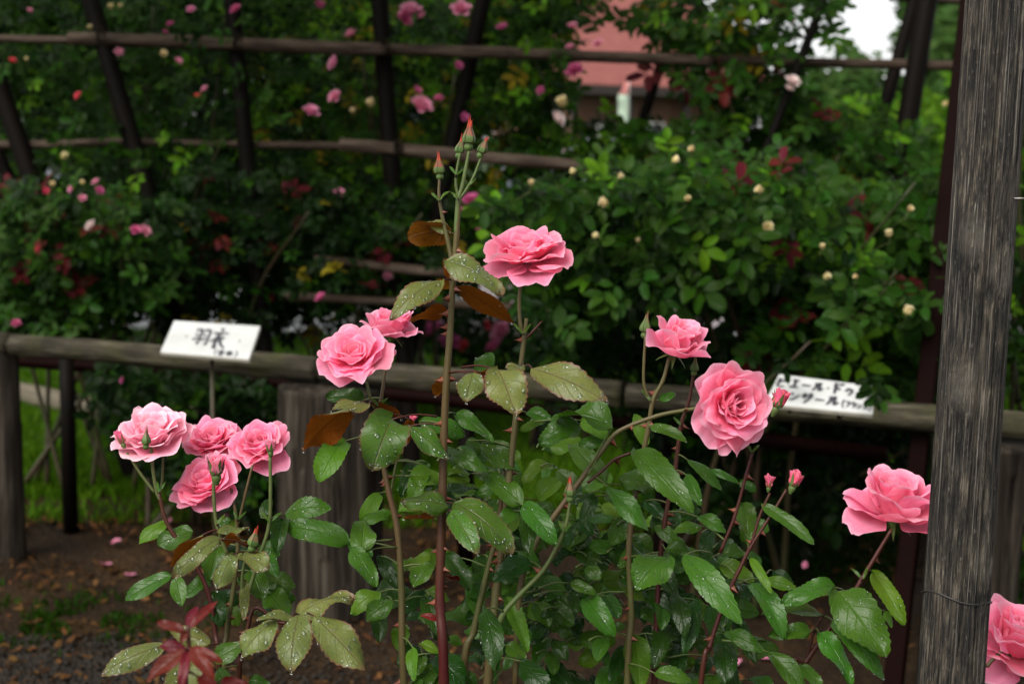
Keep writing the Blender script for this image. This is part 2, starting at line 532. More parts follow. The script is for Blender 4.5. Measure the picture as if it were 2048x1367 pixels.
def ground_mat():
    t = NT('damp_soil')
    o = t.coord('Object')
    f = t.noise(o, 3.0, 6, 0.65)
    f2 = t.noise(o, 45, 5, 0.7)
    c = t.ramp(t.math('ADD', t.math('MULTIPLY', f, 0.5), t.math('MULTIPLY', f2, 0.5)),
               [(0.35, (0.004, 0.0022, 0.001)), (0.5, (0.018, 0.0095, 0.0035)), (0.65, (0.046, 0.025, 0.009))])
    v = t.n('TexVoronoi')
    v.inputs['Scale'].default_value = 70
    t.l(o, v.inputs['Vector'])
    h = t.math('ADD', f2, t.math('MULTIPLY', v.outputs['Distance'], 0.7))
    return t.done(t.bsdf(c, 0.75, t.bump(h, 0.9, 0.02), 0.12))
M['soil'] = ground_mat()
M['turf'] = plain('turf_soil', (0.016, 0.034, 0.004), 0.9, 0.5, 8, 0.2, 0.8)
M['asphalt'] = plain('wet_asphalt', (0.07, 0.07, 0.072), 0.16, 0.3, 40, 0.7, 0.1)
M['grass'] = leaf_mat('grass_blade', (0.044, 0.105, 0.003), (0.05, 0.11, 0.005), rough=0.5, trans=0.35, var=0.7, fine=False)
M['litter'] = leaf_mat('dead_leaf', (0.060, 0.029, 0.010), (0.055, 0.030, 0.012), rough=0.7, trans=0.1, var=1.2, fine=False)
M['stone'] = plain('gravel_stone', (0.017, 0.014, 0.011), 0.7, 0.7, 6, .1)

# ------------------------------------------------------------------ geometry of leaves, petals, drops
def leaf_geo(L, W, rng, nr=18, nc=8, fold=0.2, droop=0.5, wave=0.06, serr=0.07, twist=0.0, cup=0.0):
    """local leaf: x side, y along, z upper face; chord aligned to +y, length L"""
    vs, uv = [], []
    y = z = 0.0
    ph = rng.uniform(0, 6.28)
    cl = [(0.0, 0.0, droop * 0.25)]
    for i in range(1, nr + 1):
        s = i / nr
        th = droop * (0.25 - s)
        y += math.cos(th) / nr
        z += math.sin(th) / nr
        cl.append((y, z, th))
    ch = math.hypot(y, z)
    ca, sa = y / ch, z / ch
    k = L / ch
    for i in range(nr + 1):
        s = i / nr
        prof = (s ** 0.55) * ((1 - s) ** 0.72) / 0.545 if 0 < s < 1 else 0.0
        hw = max(prof, 0.012) * W / 2
        yy, zz, th = cl[i]
        for j in range(nc + 1):
            t = -1 + 2 * j / nc
            x = t * hw
            fwd = 0.0
            if j in (0, nc):
                x *= 1 + (serr if i % 2 else -serr * 0.3)
                fwd = (0.35 / nr if i % 2 else 0.0)
            zo = fold * abs(x) - cup * x * x / max(W, 1e-6) + wave * W * math.sin(s * 8 + ph + (1.9 if t > 0 else 0)) * t * t
            zo += x * twist * (s - 0.3)
            py = yy * k + fwd * L - math.sin(th) * zo
            pz = zz * k + math.cos(th) * zo
            vs.append((x, py * ca + pz * sa, -py * sa + pz * ca))
            uv.append(((t + 1) / 2, s))
    fs = []
    m = nc + 1
    for i in range(nr):
        for j in range(nc):
            a = i * m + j
            fs.append((a, a + 1, a + 1 + m, a + m))
    return vs, fs, uv

def drop_geo(c, n, r, flat, stretch=1.0, sdir=None):
    n = n.normalized()
    ref = sdir if sdir is not None else Vector((0, 0, 1))
    u = n.cross(ref)
    u = u.normalized() if u.length > 1e-4 else n.orthogonal().normalized()
    v = n.cross(u)
    vs, fs = [], []
    K = 8
    for rr, hh in ((1.0, -0.10), (0.93, 0.35), (0.62, 0.78)):
        for k in range(K):
            a = 2 * math.pi * k / K
            vs.append(c + (u * math.cos(a) + v * math.sin(a) * stretch) * r * rr + n * r * flat * hh)
    vs.append(c + n * r * flat)
    for i in range(2):
        for k in range(K):
            a, b = i * K + k, i * K + (k + 1) % K
            fs.append((a, b, b + K, a + K))
    for k in range(K):
        fs.append((2 * K + k, 2 * K + (k + 1) % K, 3 * K))
    return vs, fs

def add_drops(parent, vs, fs, rng, n, rmin, rmax, under=False):
    V, Fc = [], []
    for _ in range(n):
        f = fs[rng.randrange(len(fs))]
        a, b, c, d = (Vector(vs[i]) for i in f)
        s, t = rng.random(), rng.random()
        p = a.lerp(b, s).lerp(d.lerp(c, s), t)
        nn = (b - a).cross(d - a)
        if nn.length < 1e-10:
            continue
        if under:
            nn = -nn
        r = rmin * (rmax / rmin) ** (rng.random() ** 1.4)
        dv, df = drop_geo(p, nn, r, rng.uniform(0.4, 0.65), rng.uniform(1.0, 1.5))
        o = len(V)
        V += dv
        Fc += [tuple(i + o for i in q) for q in df]
    if V:
        mobj('water_drops', V, Fc, M['drop'], parent, kind='stuff')

def basis_leaf(b, axis3, N):
    Y = axis3.normalized()
    Z = (N - Y * N.dot(Y)).normalized()
    X = Y.cross(Z)
    return Matrix((X, Y, Z)).transposed()

# ------------------------------------------------------------------ rose bloom
def petal_geo(rng, A, L, hw, rho, r0, z0, rec, theta, ruffle, nt=8, nv=8, curl=0.0, notch=0.05, lean=0.0):
    """petal in bloom coordinates (axis +Z)"""
    er = Vector((math.cos(theta), math.sin(theta), 0))
    et = Vector((-math.sin(theta), math.cos(theta), 0))
    kz = Vector((0, 0, 1))
    ph, ph2 = rng.uniform(0, 6.28), rng.uniform(0, 6.28)
    FR = 24
    prof = [(r0, z0, R(A + 35))]
    r, z = r0, z0
    for i in range(1, FR + 1):
        s = i / FR
        e = min(1, s / 0.4)
        a = A + 35 * (1 - e) ** 1.5 + rec * max(0, (s - 0.55) / 0.45) ** 2
        r += L / FR * math.sin(R(a))
        z += L / FR * math.cos(R(a))
        prof.append((r, z, R(a)))
    vs, uv = [], []
    for i in range(nv + 1):
        v = i / nv
        wp = 0.28 + 0.72 * math.sin(min(v / 0.72, 1) * math.pi / 2)
        for j in range(nt + 1):
            t = -1 + 2 * j / nt
            s = v * (.42 + .58 * math.sqrt(max(0, 1 - abs(t) ** 2.4)) - notch * math.exp(-(t / 0.18) ** 2) * v + 0.035 * math.sin(t * 6 + ph) * v + .022 * noise.noise(Vector((t * 4.5, ph * 9, ph2 * 5))) * v)
            q = min(max(s, 0) * FR, FR - 1e-4)
            k = int(q)
            f = q - k
            pr = tuple(prof[k][n] * (1 - f) + prof[k + 1][n] * f for n in range(3))
            phi = t * hw * wp / rho
            phi = max(-2.0, min(2.0, phi))
            al = pr[2]
            nin = er * -math.cos(al) + kz * math.sin(al)
            off = rho * (1 - math.cos(phi))
            off -= curl * hw * max(0, abs(t) - 0.55) ** 2 * v * 2.2
            off += ruffle * hw * v ** 3 * (math.sin(t * 5.5 + ph2) * 0.6 + math.sin(t * 11 + ph) * 0.35)
            off += 0.05 * hw * noise.noise(Vector((t * 1.6 + ph * 3, v * 2.1, ph2)))
            p = er * pr[0] + kz * pr[1] + et * (rho * math.sin(phi) + lean * L * s * s) + nin * off
            vs.append(p)
            uv.append(((t + 1) / 2, v))
    fs = []
    m = nt + 1
    for i in range(nv):
        for j in range(nt):
            a = i * m + j
            fs.append((a, a + 1, a + 1 + m, a + m))
    return vs, fs, uv

LAY = {   # count, tilt, length, half width, curvature radius, recurve, base height
    'open': [(3, 6, .46, .24, .17, 14, .12), (4, 14, .52, .34, .26, 26, .11), (4, 25, .62, .46, .36, 36, .09), (5, 38, .72, .54, .50, 42, .07),
             (5, 54, .84, .62, .64, 38, .05), (5, 68, .93, .66, .80, 28, .03), (5, 80, .97, .60, 1.0, 22, .0)],
    'flat': [(3, 10, .38, .22, .18, 25, .12), (4, 22, .44, .32, .25, 36, .11), (4, 36, .58, .46, .38, 40, .09), (4, 52, .76, .58, .55, 34, .07),
             (5, 66, .88, .60, .80, 24, .05), (5, 78, .97, .64, 1.1, 20, .02)],
    'half': [(3, 2, .74, .28, .16, 8, .10), (3, 5, .80, .40, .25, 18, .09), (4, 10, .86, .52, .35, 30, .07), (4, 18, .92, .62, .46, 44, .05),
             (4, 34, .96, .68, .62, 46, .03), (4, 60, .98, .66, .80, 36, .0)],
    'halfd': [(3, 2, .80, .28, .16, 8, .10), (3, 5, .86, .40, .25, 18, .09), (4, 10, .92, .54, .35, 30, .07), (4, 17, .98, .64, .46, 44, .05),
             (4, 30, 1.0, .70, .62, 50, .03), (4, 58, .98, .68, .80, 45, .0), (3, 90, .98, .60, 1.0, 25, -.03)],
    'cup': [(3, 3, .52, .26, .17, 14, .12), (4, 10, .60, .38, .27, 28, .11), (4, 18, .68, .52, .38, 40, .09), (4, 28, .80, .64, .50, 50, .07),
            (5, 42, .90, .68, .66, 50, .05), (4, 60, .97, .70, .85, 42, .02), (4, 76, .97, .64, 1.0, 26, .0)],
    'bud': [(3, 0, 1.2, .34, .20, 6, .0), (3, 3, 1.25, .46, .30, 14, .0), (4, 7, 1.2, .54, .40, 26, .0), (3, 14, 1.05, .5, .46, 36, .0)],
    'tight': [(3, -1, 1.5, .34, .20, 0, .0), (3, 1, 1.5, .46, .30, 8, .0), (3, 4, 1.3, .5, .36, 14, .0)],
}

def frame_for(axis, spin=0.0):
    z = axis.normalized()
    x = z.cross(Vector((0.13, 0.97, 0.2))).normalized()
    y = z.cross(x)
    return (Matrix((x, y, z)).transposed()) @ Matrix.Rotation(spin, 3, 'Z')

def sepal_verts(base, axis, theta, A, L, W, rec, MF, r0):
    rng = random.Random(int(theta * 1000))
    vs, fs, uv = petal_geo(rng, A - 10, L, W, W * 1.4, r0, 0.0, rec, theta, 0.0, 2, 6, 0.0, 0.0)
    # taper to a point
    m = 3
    out = []
    for i in range(7):
        mid = vs[i * m + 1]
        kk = (1 - (i / 6) ** 1.5) * 1.25
        for j in range(m):
            out.append(mid.lerp(vs[i * m + j], min(kk, 1.0)))
    return [base + MF @ p for p in out], fs, uv

def rose(parent, x, y, wpx, d, ax, typ, seed, mat='petal', squash=1.0, drops=0, sep=True, stem_dir=None, name='rose_bloom'):
    rng = random.Random(seed)
    Rr = px(wpx * .48, d)
    axis = (RIGHT * ax[0] + UPV * ax[1] + TOCAM * ax[2]).normalized()
    MF = frame_for(axis, rng.uniform(0, 6.28))
    c = P(x, y, d) - axis * Rr * {'open': .38, 'flat': .30, 'half': .50, 'halfd': .55, 'cup': .45, 'bud': .9, 'tight': 1.0}[typ]
    root = part_empty(name, parent)
    th = rng.uniform(0, 6.28)
    for li, (n, A, L, hw, rho, rec, z0) in enumerate(LAY[typ]):
        for i in range(n):
            a2 = A + rng.uniform(-1, 1) * (4 + A * 0.19)
            theta = th + 2 * math.pi * (i + rng.uniform(-.3, .3)) / n
            fine = wpx > 60
            vs, fs, uv = petal_geo(rng, a2, L * Rr * rng.uniform(.84, 1.09), hw * Rr * rng.uniform(1.0, 1.3), rho * Rr * rng.uniform(.9, 1.2),
                                   0.05 * Rr * (1 + li * .5), z0 * Rr * squash, rec * rng.uniform(.5, 1.4), theta,
                                   rng.uniform(.06, .19) if li > 1 else .05, 14 if fine else 8, 11 if fine else 7,
                                   rng.uniform(0.0, .7) if li > 2 else 0.0, rng.uniform(0, .12), rng.uniform(-.38, .38))
            wv = [c + MF @ p for p in vs]
            o = mobj('petal', wv, fs, M[mat], root, uv)
            if drops and rng.random() < drops:
                add_drops(root, wv, fs, rng, rng.randint(4, 12), .0006, .0014)
        th += 2.4
    if sep:
        hip_r = max(Rr * .13, .0035) if typ not in ('bud', 'tight') else Rr * .28
        hl = hip_r * 2.2
        hv, hf = lathe(c, -axis, [(hip_r * .5, -hip_r * .2), (hip_r * .95, 0), (hip_r, hl * .3), (hip_r * .75, hl * .65), (hip_r * .35, hl)], 10)
        mobj('hip', hv, hf, M['calyx'], root)
        for i in range(5):
            t0 = 2 * math.pi * i / 5 + .3
            if typ in ('bud', 'tight'):
                sv, sf, su = sepal_verts(c, axis, t0, 10 if typ == 'tight' else 16, Rr * 1.15, Rr * .26, 25, MF, Rr * .30)
            else:
                sv, sf, su = sepal_verts(c, axis, t0, 130, Rr * .55, Rr * .10, 30, MF, hip_r * .7)
            mobj('sepal', sv, sf, M['calyx'] if typ != 'tight' else M['sepal_red'], root, su)
    return c, axis, Rr

def green_bud(parent, x, y, h, d, ax, seed, tip=True):
    """closed bud: round hip, swollen green bud, sepals drawn out into red tips; (x,y) = widest point"""
    rng = random.Random(seed)
    H = px(h, d)
    axis = (RIGHT * ax[0] + UPV * ax[1] + TOCAM * ax[2]).normalized()
    c = P(x, y, d) - axis * H * .12
    root = part_empty('rose_bud', parent)
    r = H * .20
    vs, fs = lathe(c, axis, [(r * .3, -r * 1.5), (r * .68, -r * 1.2), (r * .74, -r * .75), (r * .55, -r * .30), (r * .62, -r * .2)], 12)
    mobj('hip', vs, fs, M['calyx'], root)
    vs, fs = lathe(c, axis, [(r * .55, -r * .3), (r * .95, -r * .05), (r * 1.0, r * .35), (r * .86, r * .9), (r * .58, r * 1.6), (r * .32, r * 2.2), (r * .16, r * 2.8), (.0001, r * 3.1)], 12)
    mobj('bud_core', vs, fs, M['calyx'], root)
    MF = frame_for(axis, rng.uniform(0, 6))
    for i in range(5):
        a = 2 * math.pi * i / 5
        er = MF @ Vector((math.cos(a), math.sin(a), 0))
        et = MF @ Vector((-math.sin(a), math.cos(a), 0))
        ln = rng.uniform(.85, 1.15)
        bend = rng.uniform(-.1, .3)
        V, Fq = [], []
        for k, (hh, rr, ww) in enumerate([(-.1, .94, .5), (.4, 1.07, .62), (.95, .95, .55), (1.6, .68, .36), (2.3, .42, .2), (3.0, .28 + bend * .4, .13), (3.7 * ln, .25 + bend, .02)]):
            for sgn in (-1, 0, 1):
                V.append(c + axis * (hh * r) + er * (rr * r * (1.0 if sgn == 0 else .93)) + et * (sgn * ww * r))
        for k in range(6):
            for j in range(2):
                q = k * 3 + j
                Fq.append((q, q + 1, q + 4, q + 3))
        o = mobj('sepal', V, Fq, [M['calyx'], M['sepal_red'], M['sepal_tip']] if tip else [M['calyx'], M['sepal_red']], root)
        for k, pol in enumerate(o.data.polygons):
            pol.material_index = (0 if k < 4 else 1 if k < 8 else 2) if tip else (1 if k >= 7 else 0)
    return c - axis * r * 1.5

# ------------------------------------------------------------------ ground, lawn, path
gs = 600
def sheet(name, quad, mat, z, nx=1, ny=1, rough=0.0):
    a, b, c, d = (Vector((p[0], p[1], z)) for p in quad)
    vs, fs = [], []
    for i in range(ny + 1):
        for j in range(nx + 1):
            s, t = j / nx, i / ny
            p = a.lerp(b, s).lerp(d.lerp(c, s), t)
            if rough:
                p.z += rough * noise.noise(Vector((p.x * 2.3, p.y * 2.3, 0))) + rough * .5 * noise.noise(Vector((p.x * 9, p.y * 9, 3)))
            vs.append(p)
    m = nx + 1
    for i in range(ny):
        for j in range(nx):
            k = i * m + j
            fs.append((k, k + 1, k + 1 + m, k + m))
    o = mobj(name, vs, fs, mat)
    o['kind'] = 'structure'
    return o

sheet('ground', [(-gs, -gs), (gs, -gs), (gs, gs), (-gs, gs)], M['soil'], -0.03)
sheet('flower_bed_ground', [(-6, -1), (6, -1), (6, 5.4), (-6, 5.4)], M['soil'], 0.0, 160, 110, 0.012)
sheet('lawn', [(-14, 5.05), (14, 4.3), (14, 9.4), (-14, 9.9)], M['turf'], 0.012)
for v in bpy.data.objects['lawn'].data.vertices[:2]:
    v.co.z = -.03
sheet('path', [(-40, 9.9), (40, 9.4), (40, 16.0), (-40, 16.0)], M['asphalt'], 0.0)
sheet('far_lawn', [(-80, 16.0), (80, 16.0), (80, 140), (-80, 140)], M['turf'], 0.004)

def grass(name, label, spots, rng, hmin, hmax, mat):
    V, Fq, U = [], [], []
    for (x, y) in spots:
        h = rng.uniform(hmin, hmax)
        a = rng.uniform(0, 6.28)
        wd = rng.uniform(.003, .006)
        b = rng.uniform(0, 6.28)
        le = rng.uniform(.1, .7) * h
        dx, dy = math.cos(a) * wd, math.sin(a) * wd
        lx, ly = math.cos(b) * le, math.sin(b) * le
        o = len(V)
        V += [(x - dx, y - dy, 0), (x + dx, y + dy, 0), (x + dx * .7 + lx * .4, y + dy * .7 + ly * .4, h * .6), (x - dx * .7 + lx * .4, y - dy * .7 + ly * .4, h * .6), (x + lx, y + ly, h)]
        U += [(.3, 0), (.7, 0), (.7, .6), (.3, .6), (.5, 1)]
        Fq += [(o, o + 1, o + 2, o + 3), (o + 3, o + 2, o + 4)]
    ob = mobj(name, V, Fq, mat, None, U)
    ob['kind'], ob['label'], ob['category'] = 'stuff', label, 'grass'

rg = random.Random(11)
spots = []
while len(spots) < 110000:
    y = 4.85 + 5.0 * rg.random() ** 1.6
    x = rg.uniform(-1, 1) * (.42 * y + .3)
    if y < 5.15 + .25 * noise.noise(Vector((x * 2, 0, 1))) - .05 * x and rg.random() < .85:
        continue
    spots.append((x, y))
grass('grass', 'short green lawn grass growing behind the log fence', spots, rg, .02, .058, M['grass'])
spots = []
for _ in range(2600):
    p = on_z(rg.gauss(60, 190), rg.gauss(1240, 28))
    if noise.noise(Vector((p.x * 9, p.y * 9, 0))) > -.02:
        spots.append((p.x, p.y))
for _ in range(3000):
    p = on_z(rg.uniform(1380, 1800), rg.gauss(1120, 30))
    spots.append((p.x, p.y))
grass('weed_grass', 'thin tufts of grass on the bare soil before the fence', spots, rg, .008, .028, M['bg'])

# leaf litter and gravel
V, Fq, U = [], [], []
for _ in range(9000):
    if rg.random() < .6:
        p = on_z(rg.uniform(-80, 2100), rg.gauss(1080, 50))
    else:
        p = on_z(rg.uniform(-80, 2100), rg.uniform(1020, 1420))
    if noise.noise(Vector((p.x * 3, p.y * 3, 5))) < -.12:
        continue
    L = .009 + .036 * rg.random() ** 2.2
    vs, fs, uv = leaf_geo(L, L * rg.uniform(.4, .65), rg, 3, 2, rg.uniform(-.4, .6), rg.uniform(-1, 1), .1, 0)
    m = Matrix.Rotation(rg.uniform(0, 6.28), 3, 'Z') @ Matrix.Rotation(rg.uniform(-.5, .5), 3, 'X') @ Matrix.Rotation(rg.uniform(-.5, .5), 3, 'Y')
    o = len(V)
    q = Vector((p.x, p.y, rg.uniform(.006, .02)))
    V += [q + m @ Vector(v) for v in vs]
    U += uv
    Fq += [tuple(i + o for i in f) for f in fs]
ob = mobj('leaf_litter', V, Fq, M['litter'], None, U)
ob['kind'], ob['label'], ob['category'] = 'stuff', 'brown dead leaves scattered over the damp soil', 'leaf litter'
V, Fq = [], []
for _ in range(4500):
    p = on_z(rg.uniform(-100, 330) if rg.random() < .8 else rg.uniform(330, 900), 1265 + 150 * rg.random() ** .7)
    r = rg.uniform(.003, .009)
    vs, fs = lathe((p.x, p.y, .002), (rg.uniform(-.4, .4), rg.uniform(-.4, .4), 1), [(r * .7, 0), (r, r * .4), (r * .5, r * .9), (0, r)], 5)
    o = len(V)
    V += vs
    Fq += [tuple(i + o for i in f) for f in fs]
ob = mobj('gravel', V, Fq, M['stone'], None)
ob['kind'], ob['label'], ob['category'] = 'stuff', 'dark grey gravel strewn on the soil in front of the fence', 'gravel'
pet_me = None
for i, (x, y) in enumerate([(340, 1052), (222, 1095), (206, 1136), (258, 1160), (455, 1046), (1375, 1345), (1470, 1330), (1520, 1325)]):
    p = on_z(x, y)
    if pet_me is None:
        vs, fs, uv = petal_geo(rg, 60, .036, .02, .04, 0, 0, 20, 0, .1, 4, 4)
        pet_me = make_mesh('fallen_petal', vs, fs, M['bpink'], uv)
    o = bpy.data.objects.new('fallen_petal', pet_me)
    COL.objects.link(o)
    o.location = (p.x, p.y, .018)
    o.rotation_euler = (rg.uniform(-.3, .3), rg.uniform(.1, .6), rg.uniform(0, 6.28))
    o['label'], o['category'], o['group'] = 'single pink rose petal fallen on the damp brown soil', 'petal', 'fallen rose petals'

# ------------------------------------------------------------------ log fence
def local_log(name, a, b, r0, r1, mat, parent, sides=20, n=24, bump=.08, seed=0, cracks=0):
    """a log whose local Z is its length, so the grain follows it"""
    a, b = Vector(a), Vector(b)
    ax = b - a
    L = ax.length
    rows = []
    vs, fs = [], []
    for i in range(n + 1):
        s = i / n
        r = r0 + (r1 - r0) * s
        for k in range(sides):
            an = 2 * math.pi * k / sides
            q = Vector((math.cos(an) * 1.7, math.sin(an) * 1.7, s * L * 2.5 + seed * 3.7))
            rr = r * (1 + bump * noise.noise(q) + bump * .35 * noise.noise(q * 3.1))
            if cracks:
                cr = noise.noise(Vector((math.cos(an) * cracks, math.sin(an) * cracks, s * L * 1.1 + seed)))
                rr -= r * .11 * max(0, .28 - abs(cr)) / .28 * (1 if abs(cr) < .12 else .25)
            vs.append(Vector((math.cos(an) * rr, math.sin(an) * rr, s * L)))
    for i in range(n):
        for k in range(sides):
            p, q = i * sides + k, i * sides + (k + 1) % sides
            fs.append((p, q, q + sides, p + sides))
    c0, c1 = len(vs), len(vs) + 1
    vs += [Vector((0, 0, -.004)), Vector((0, 0, L + .004))]
    for k in range(sides):
        fs.append((c0, (k + 1) % sides, k))
        fs.append((c1, n * sides + k, n * sides + (k + 1) % sides))
    o = bpy.data.objects.new(name, make_mesh(name, vs, fs, mat))
    COL.objects.link(o)
    if parent is not None:
        o.parent = parent
        o.location = a - base_of(parent)
    else:
        o.location = a
    o.rotation_euler = ax.to_track_quat('Z', 'Y').to_euler()
    return o

ZR = 0.70
fa, fb = on_z(-260, 665, ZR), on_z(2300, 872, ZR)
fd = (fb - fa).normalized()
fa, fb = fa - fd * 1.6, fb + fd * 1.6
def fence_at(x):     # point of the rail line under pixel column x
    v = CM @ Vector(((x - 1024) / F, 0, -1))
    n = (fb - fa).cross(Vector((0, 0, 1)))
    # intersect the vertical plane of the fence with the ray at height ZR
    for y in range(600, 950):
        p = on_z(x, y, ZR)
        if (p - fa).dot(n) * (on_z(x, 599, ZR) - fa).dot(n) <= 0:
            return p
    return fa
fx = [-260, 22, 640, 1250, 1935, 2300]
fp = [fence_at(x) for x in fx]
fp[0], fp[-1] = fa, fb
fence = thing('log_fence', 'weathered log rail fence on thick wooden posts running behind the rose bushes', 'fence', (fp[2].x, fp[2].y, 0))
for i in range(5):
    dirv = (fp[i + 1] - fp[i]).normalized()
    local_log('rail', fp[i] + dirv * .008, fp[i + 1] - dirv * .008, .033, .035, M['fence'], fence, 22, 60, .16, i)
for i, (x, wd) in enumerate([(640, .155), (1935, .115), (-600, .1), (3000, .11)]):
    p = fence_at(x) if 0 < x < 2048 else (fa + fd * .3 if x < 0 else fb - fd * .3)
    q = p + Vector((.03, -.015, 0))
    local_log('post', (q.x, q.y, -.05), (q.x, q.y, ZR - .045), wd, wd * .97, M['fpost'], fence, 60, 60, .06, 3 + i, cracks=2.6)
p = fence_at(6)
local_log('post', (p.x - .02, p.y + .03, -.05), (p.x - .02, p.y + .03, ZR + .02), .062, .058, M['fpost'], fence, 28, 40, .05, 8, cracks=4)

# dark tubular rail standing just behind it
bars = [on_z(30, 722, .56), on_z(440, 752, .56), on_z(900, 800, .56), on_z(1300, 850, .56)]
dk = thing('dark_bar_fence', 'low dark brown bar fence with a thin post behind the log rail', 'fence', (on_z(140, 1060).x, on_z(140, 1060).y, 0))
vs, fs, uv = tube([bars[0] - (bars[1] - bars[0]) * .6, bars[0], bars[1], bars[2], bars[3], bars[3] + (bars[3] - bars[2])], [.021] * 6, 10)
mobj('bar', vs, fs, M['steel'], dk, uv)
for x, yb in ((142, 1060), (930, 1140), (1320, 1180)):
    g = on_z(x, yb)
    vs, fs, uv = tube([(g.x, g.y, -.05), (g.x, g.y, .3), (g.x, g.y, .6)], [.027, .026, .026], 12)
    mobj('post', vs, fs, M['pole'], dk, uv)

# timber edging lying on the lawn
e1, e2 = on_z(-40, 770, .05), on_z(226, 826, .05)
ob = local_log('timber_edging', e1, e2, .055, .06, M['timber'], None, 12, 14, .1, 2)
ob['label'], ob['category'] = 'pale weathered timber log lying on the lawn behind the fence', 'log'

# ------------------------------------------------------------------ signs
def quad_pt(Q, u, v, lift=0.0):
    tl, tr, br, bl = Q
    p = tl.lerp(tr, u).lerp(bl.lerp(br, u), v)
    n = (bl - tl).cross(tr - tl).normalized()
    return p + n * lift

def stroke(Q, pts, wd, V, Fq, asp):
    """ink stroke in sign coordinates (u right, v down); wd relative to the board height"""
    P2 = catmull([(p[0], p[1]) for p in pts], max(4, 4 * (len(pts) - 1))) if len(pts) > 2 else [np.array(pts[0]) + (np.array(pts[1]) - np.array(pts[0])) * t for t in (0, .33, .66, 1)]
    o = len(V)
    n = len(P2)
    for i, p in enumerate(P2):
        a, b = P2[max(i - 1, 0)], P2[min(i + 1, n - 1)]
        d = np.array([(b[0] - a[0]) * asp, b[1] - a[1]])
        d /= max(np.hypot(*d), 1e-6)
        wv = wd * (1.15 - .5 * i / (n - 1))
        for sgn in (-1, 1):
            V.append(quad_pt(Q, p[0] - sgn * d[1] * wv / asp, p[1] + sgn * d[0] * wv, .0015))
    for i in range(n - 1):
        k = o + 2 * i
        Fq.append((k, k + 1, k + 3, k + 2))

GL = {
    'hane': [[(.05, .15), (.42, .13), (.40, .9), (.32, .84)], [(.12, .35), (.27, .45)], [(.04, .72), (.3, .55)], [(.55, .15), (.94, .13), (.92, .92), (.83, .86)], [(.62, .35), (.78, .45)], [(.55, .72), (.82, .55)]],
    'koromo': [[(.5, .0), (.55, .14)], [(.08, .26), (.95, .22)], [(.5, .26), (.3, .5), (.02, .68)], [(.36, .45), (.34, .97), (.48, .86)], [(.78, .42), (.55, .56)], [(.5, .42), (.68, .75), (.98, .95)]],
    'ni': [[(.18, .05), (.18, .95)], [(.18, .05), (.82, .05)], [(.82, .05), (.82, .95)], [(.18, .5), (.8, .5)], [(.18, .92), (.82, .92)]],
    'hon': [[(.05, .3), (.95, .3)], [(.5, .02), (.5, .98)], [(.5, .3), (.3, .6), (.05, .78)], [(.5, .3), (.7, .6), (.95, .78)], [(.3, .76), (.7, .76)]],
    'lp': [[(.75, .0), (.35, .5), (.75, 1.0)]], 'rp': [[(.25, .0), (.65, .5), (.25, 1.0)]],
    'pi': [[(.2, .1), (.2, .5), (.25, .85), (.9, .85)], [(.85, .25), (.2, .5)]],
    'e': [[(.15, .15), (.85, .15)], [(.5, .15), (.5, .85)], [(.05, .85), (.95, .85)]],
    'bar': [[(.05, .5), (.95, .5)]],
    'ru': [[(.3, .15), (.28, .55), (.05, .9)], [(.6, .1), (.6, .5), (.62, .85), (.95, .6)]],
    'dot': [[(.45, .45), (.6, .55)]],
    'do': [[(.35, .05), (.35, .98)], [(.35, .4), (.75, .62)], [(.66, .1), (.74, .26)], [(.84, .05), (.92, .2)]],
    'u': [[(.5, .2), (.5, .36)], [(.2, .6), (.2, .38)], [(.2, .38), (.82, .38), (.75, .7), (.45, .98)]],
    'ro': [[(.15, .15), (.15, .85)], [(.15, .15), (.85, .15)], [(.85, .15), (.85, .85)], [(.15, .85), (.85, .85)]],
    'n': [[(.1, .2), (.35, .36)], [(.1, .85), (.5, .7), (.92, .3)]],
    'sa': [[(.02, .35), (.98, .35)], [(.28, .1), (.28, .6)], [(.72, .05), (.72, .5), (.35, .98)]],
    'fu': [[(.12, .2), (.85, .2), (.7, .6), (.3, .92)]],
    'ra': [[(.2, .1), (.8, .1)], [(.1, .38), (.85, .38), (.7, .7), (.35, .95)]],
    'su': [[(.15, .15), (.8, .15), (.6, .55), (.1, .92)], [(.5, .52), (.92, .9)]],
}

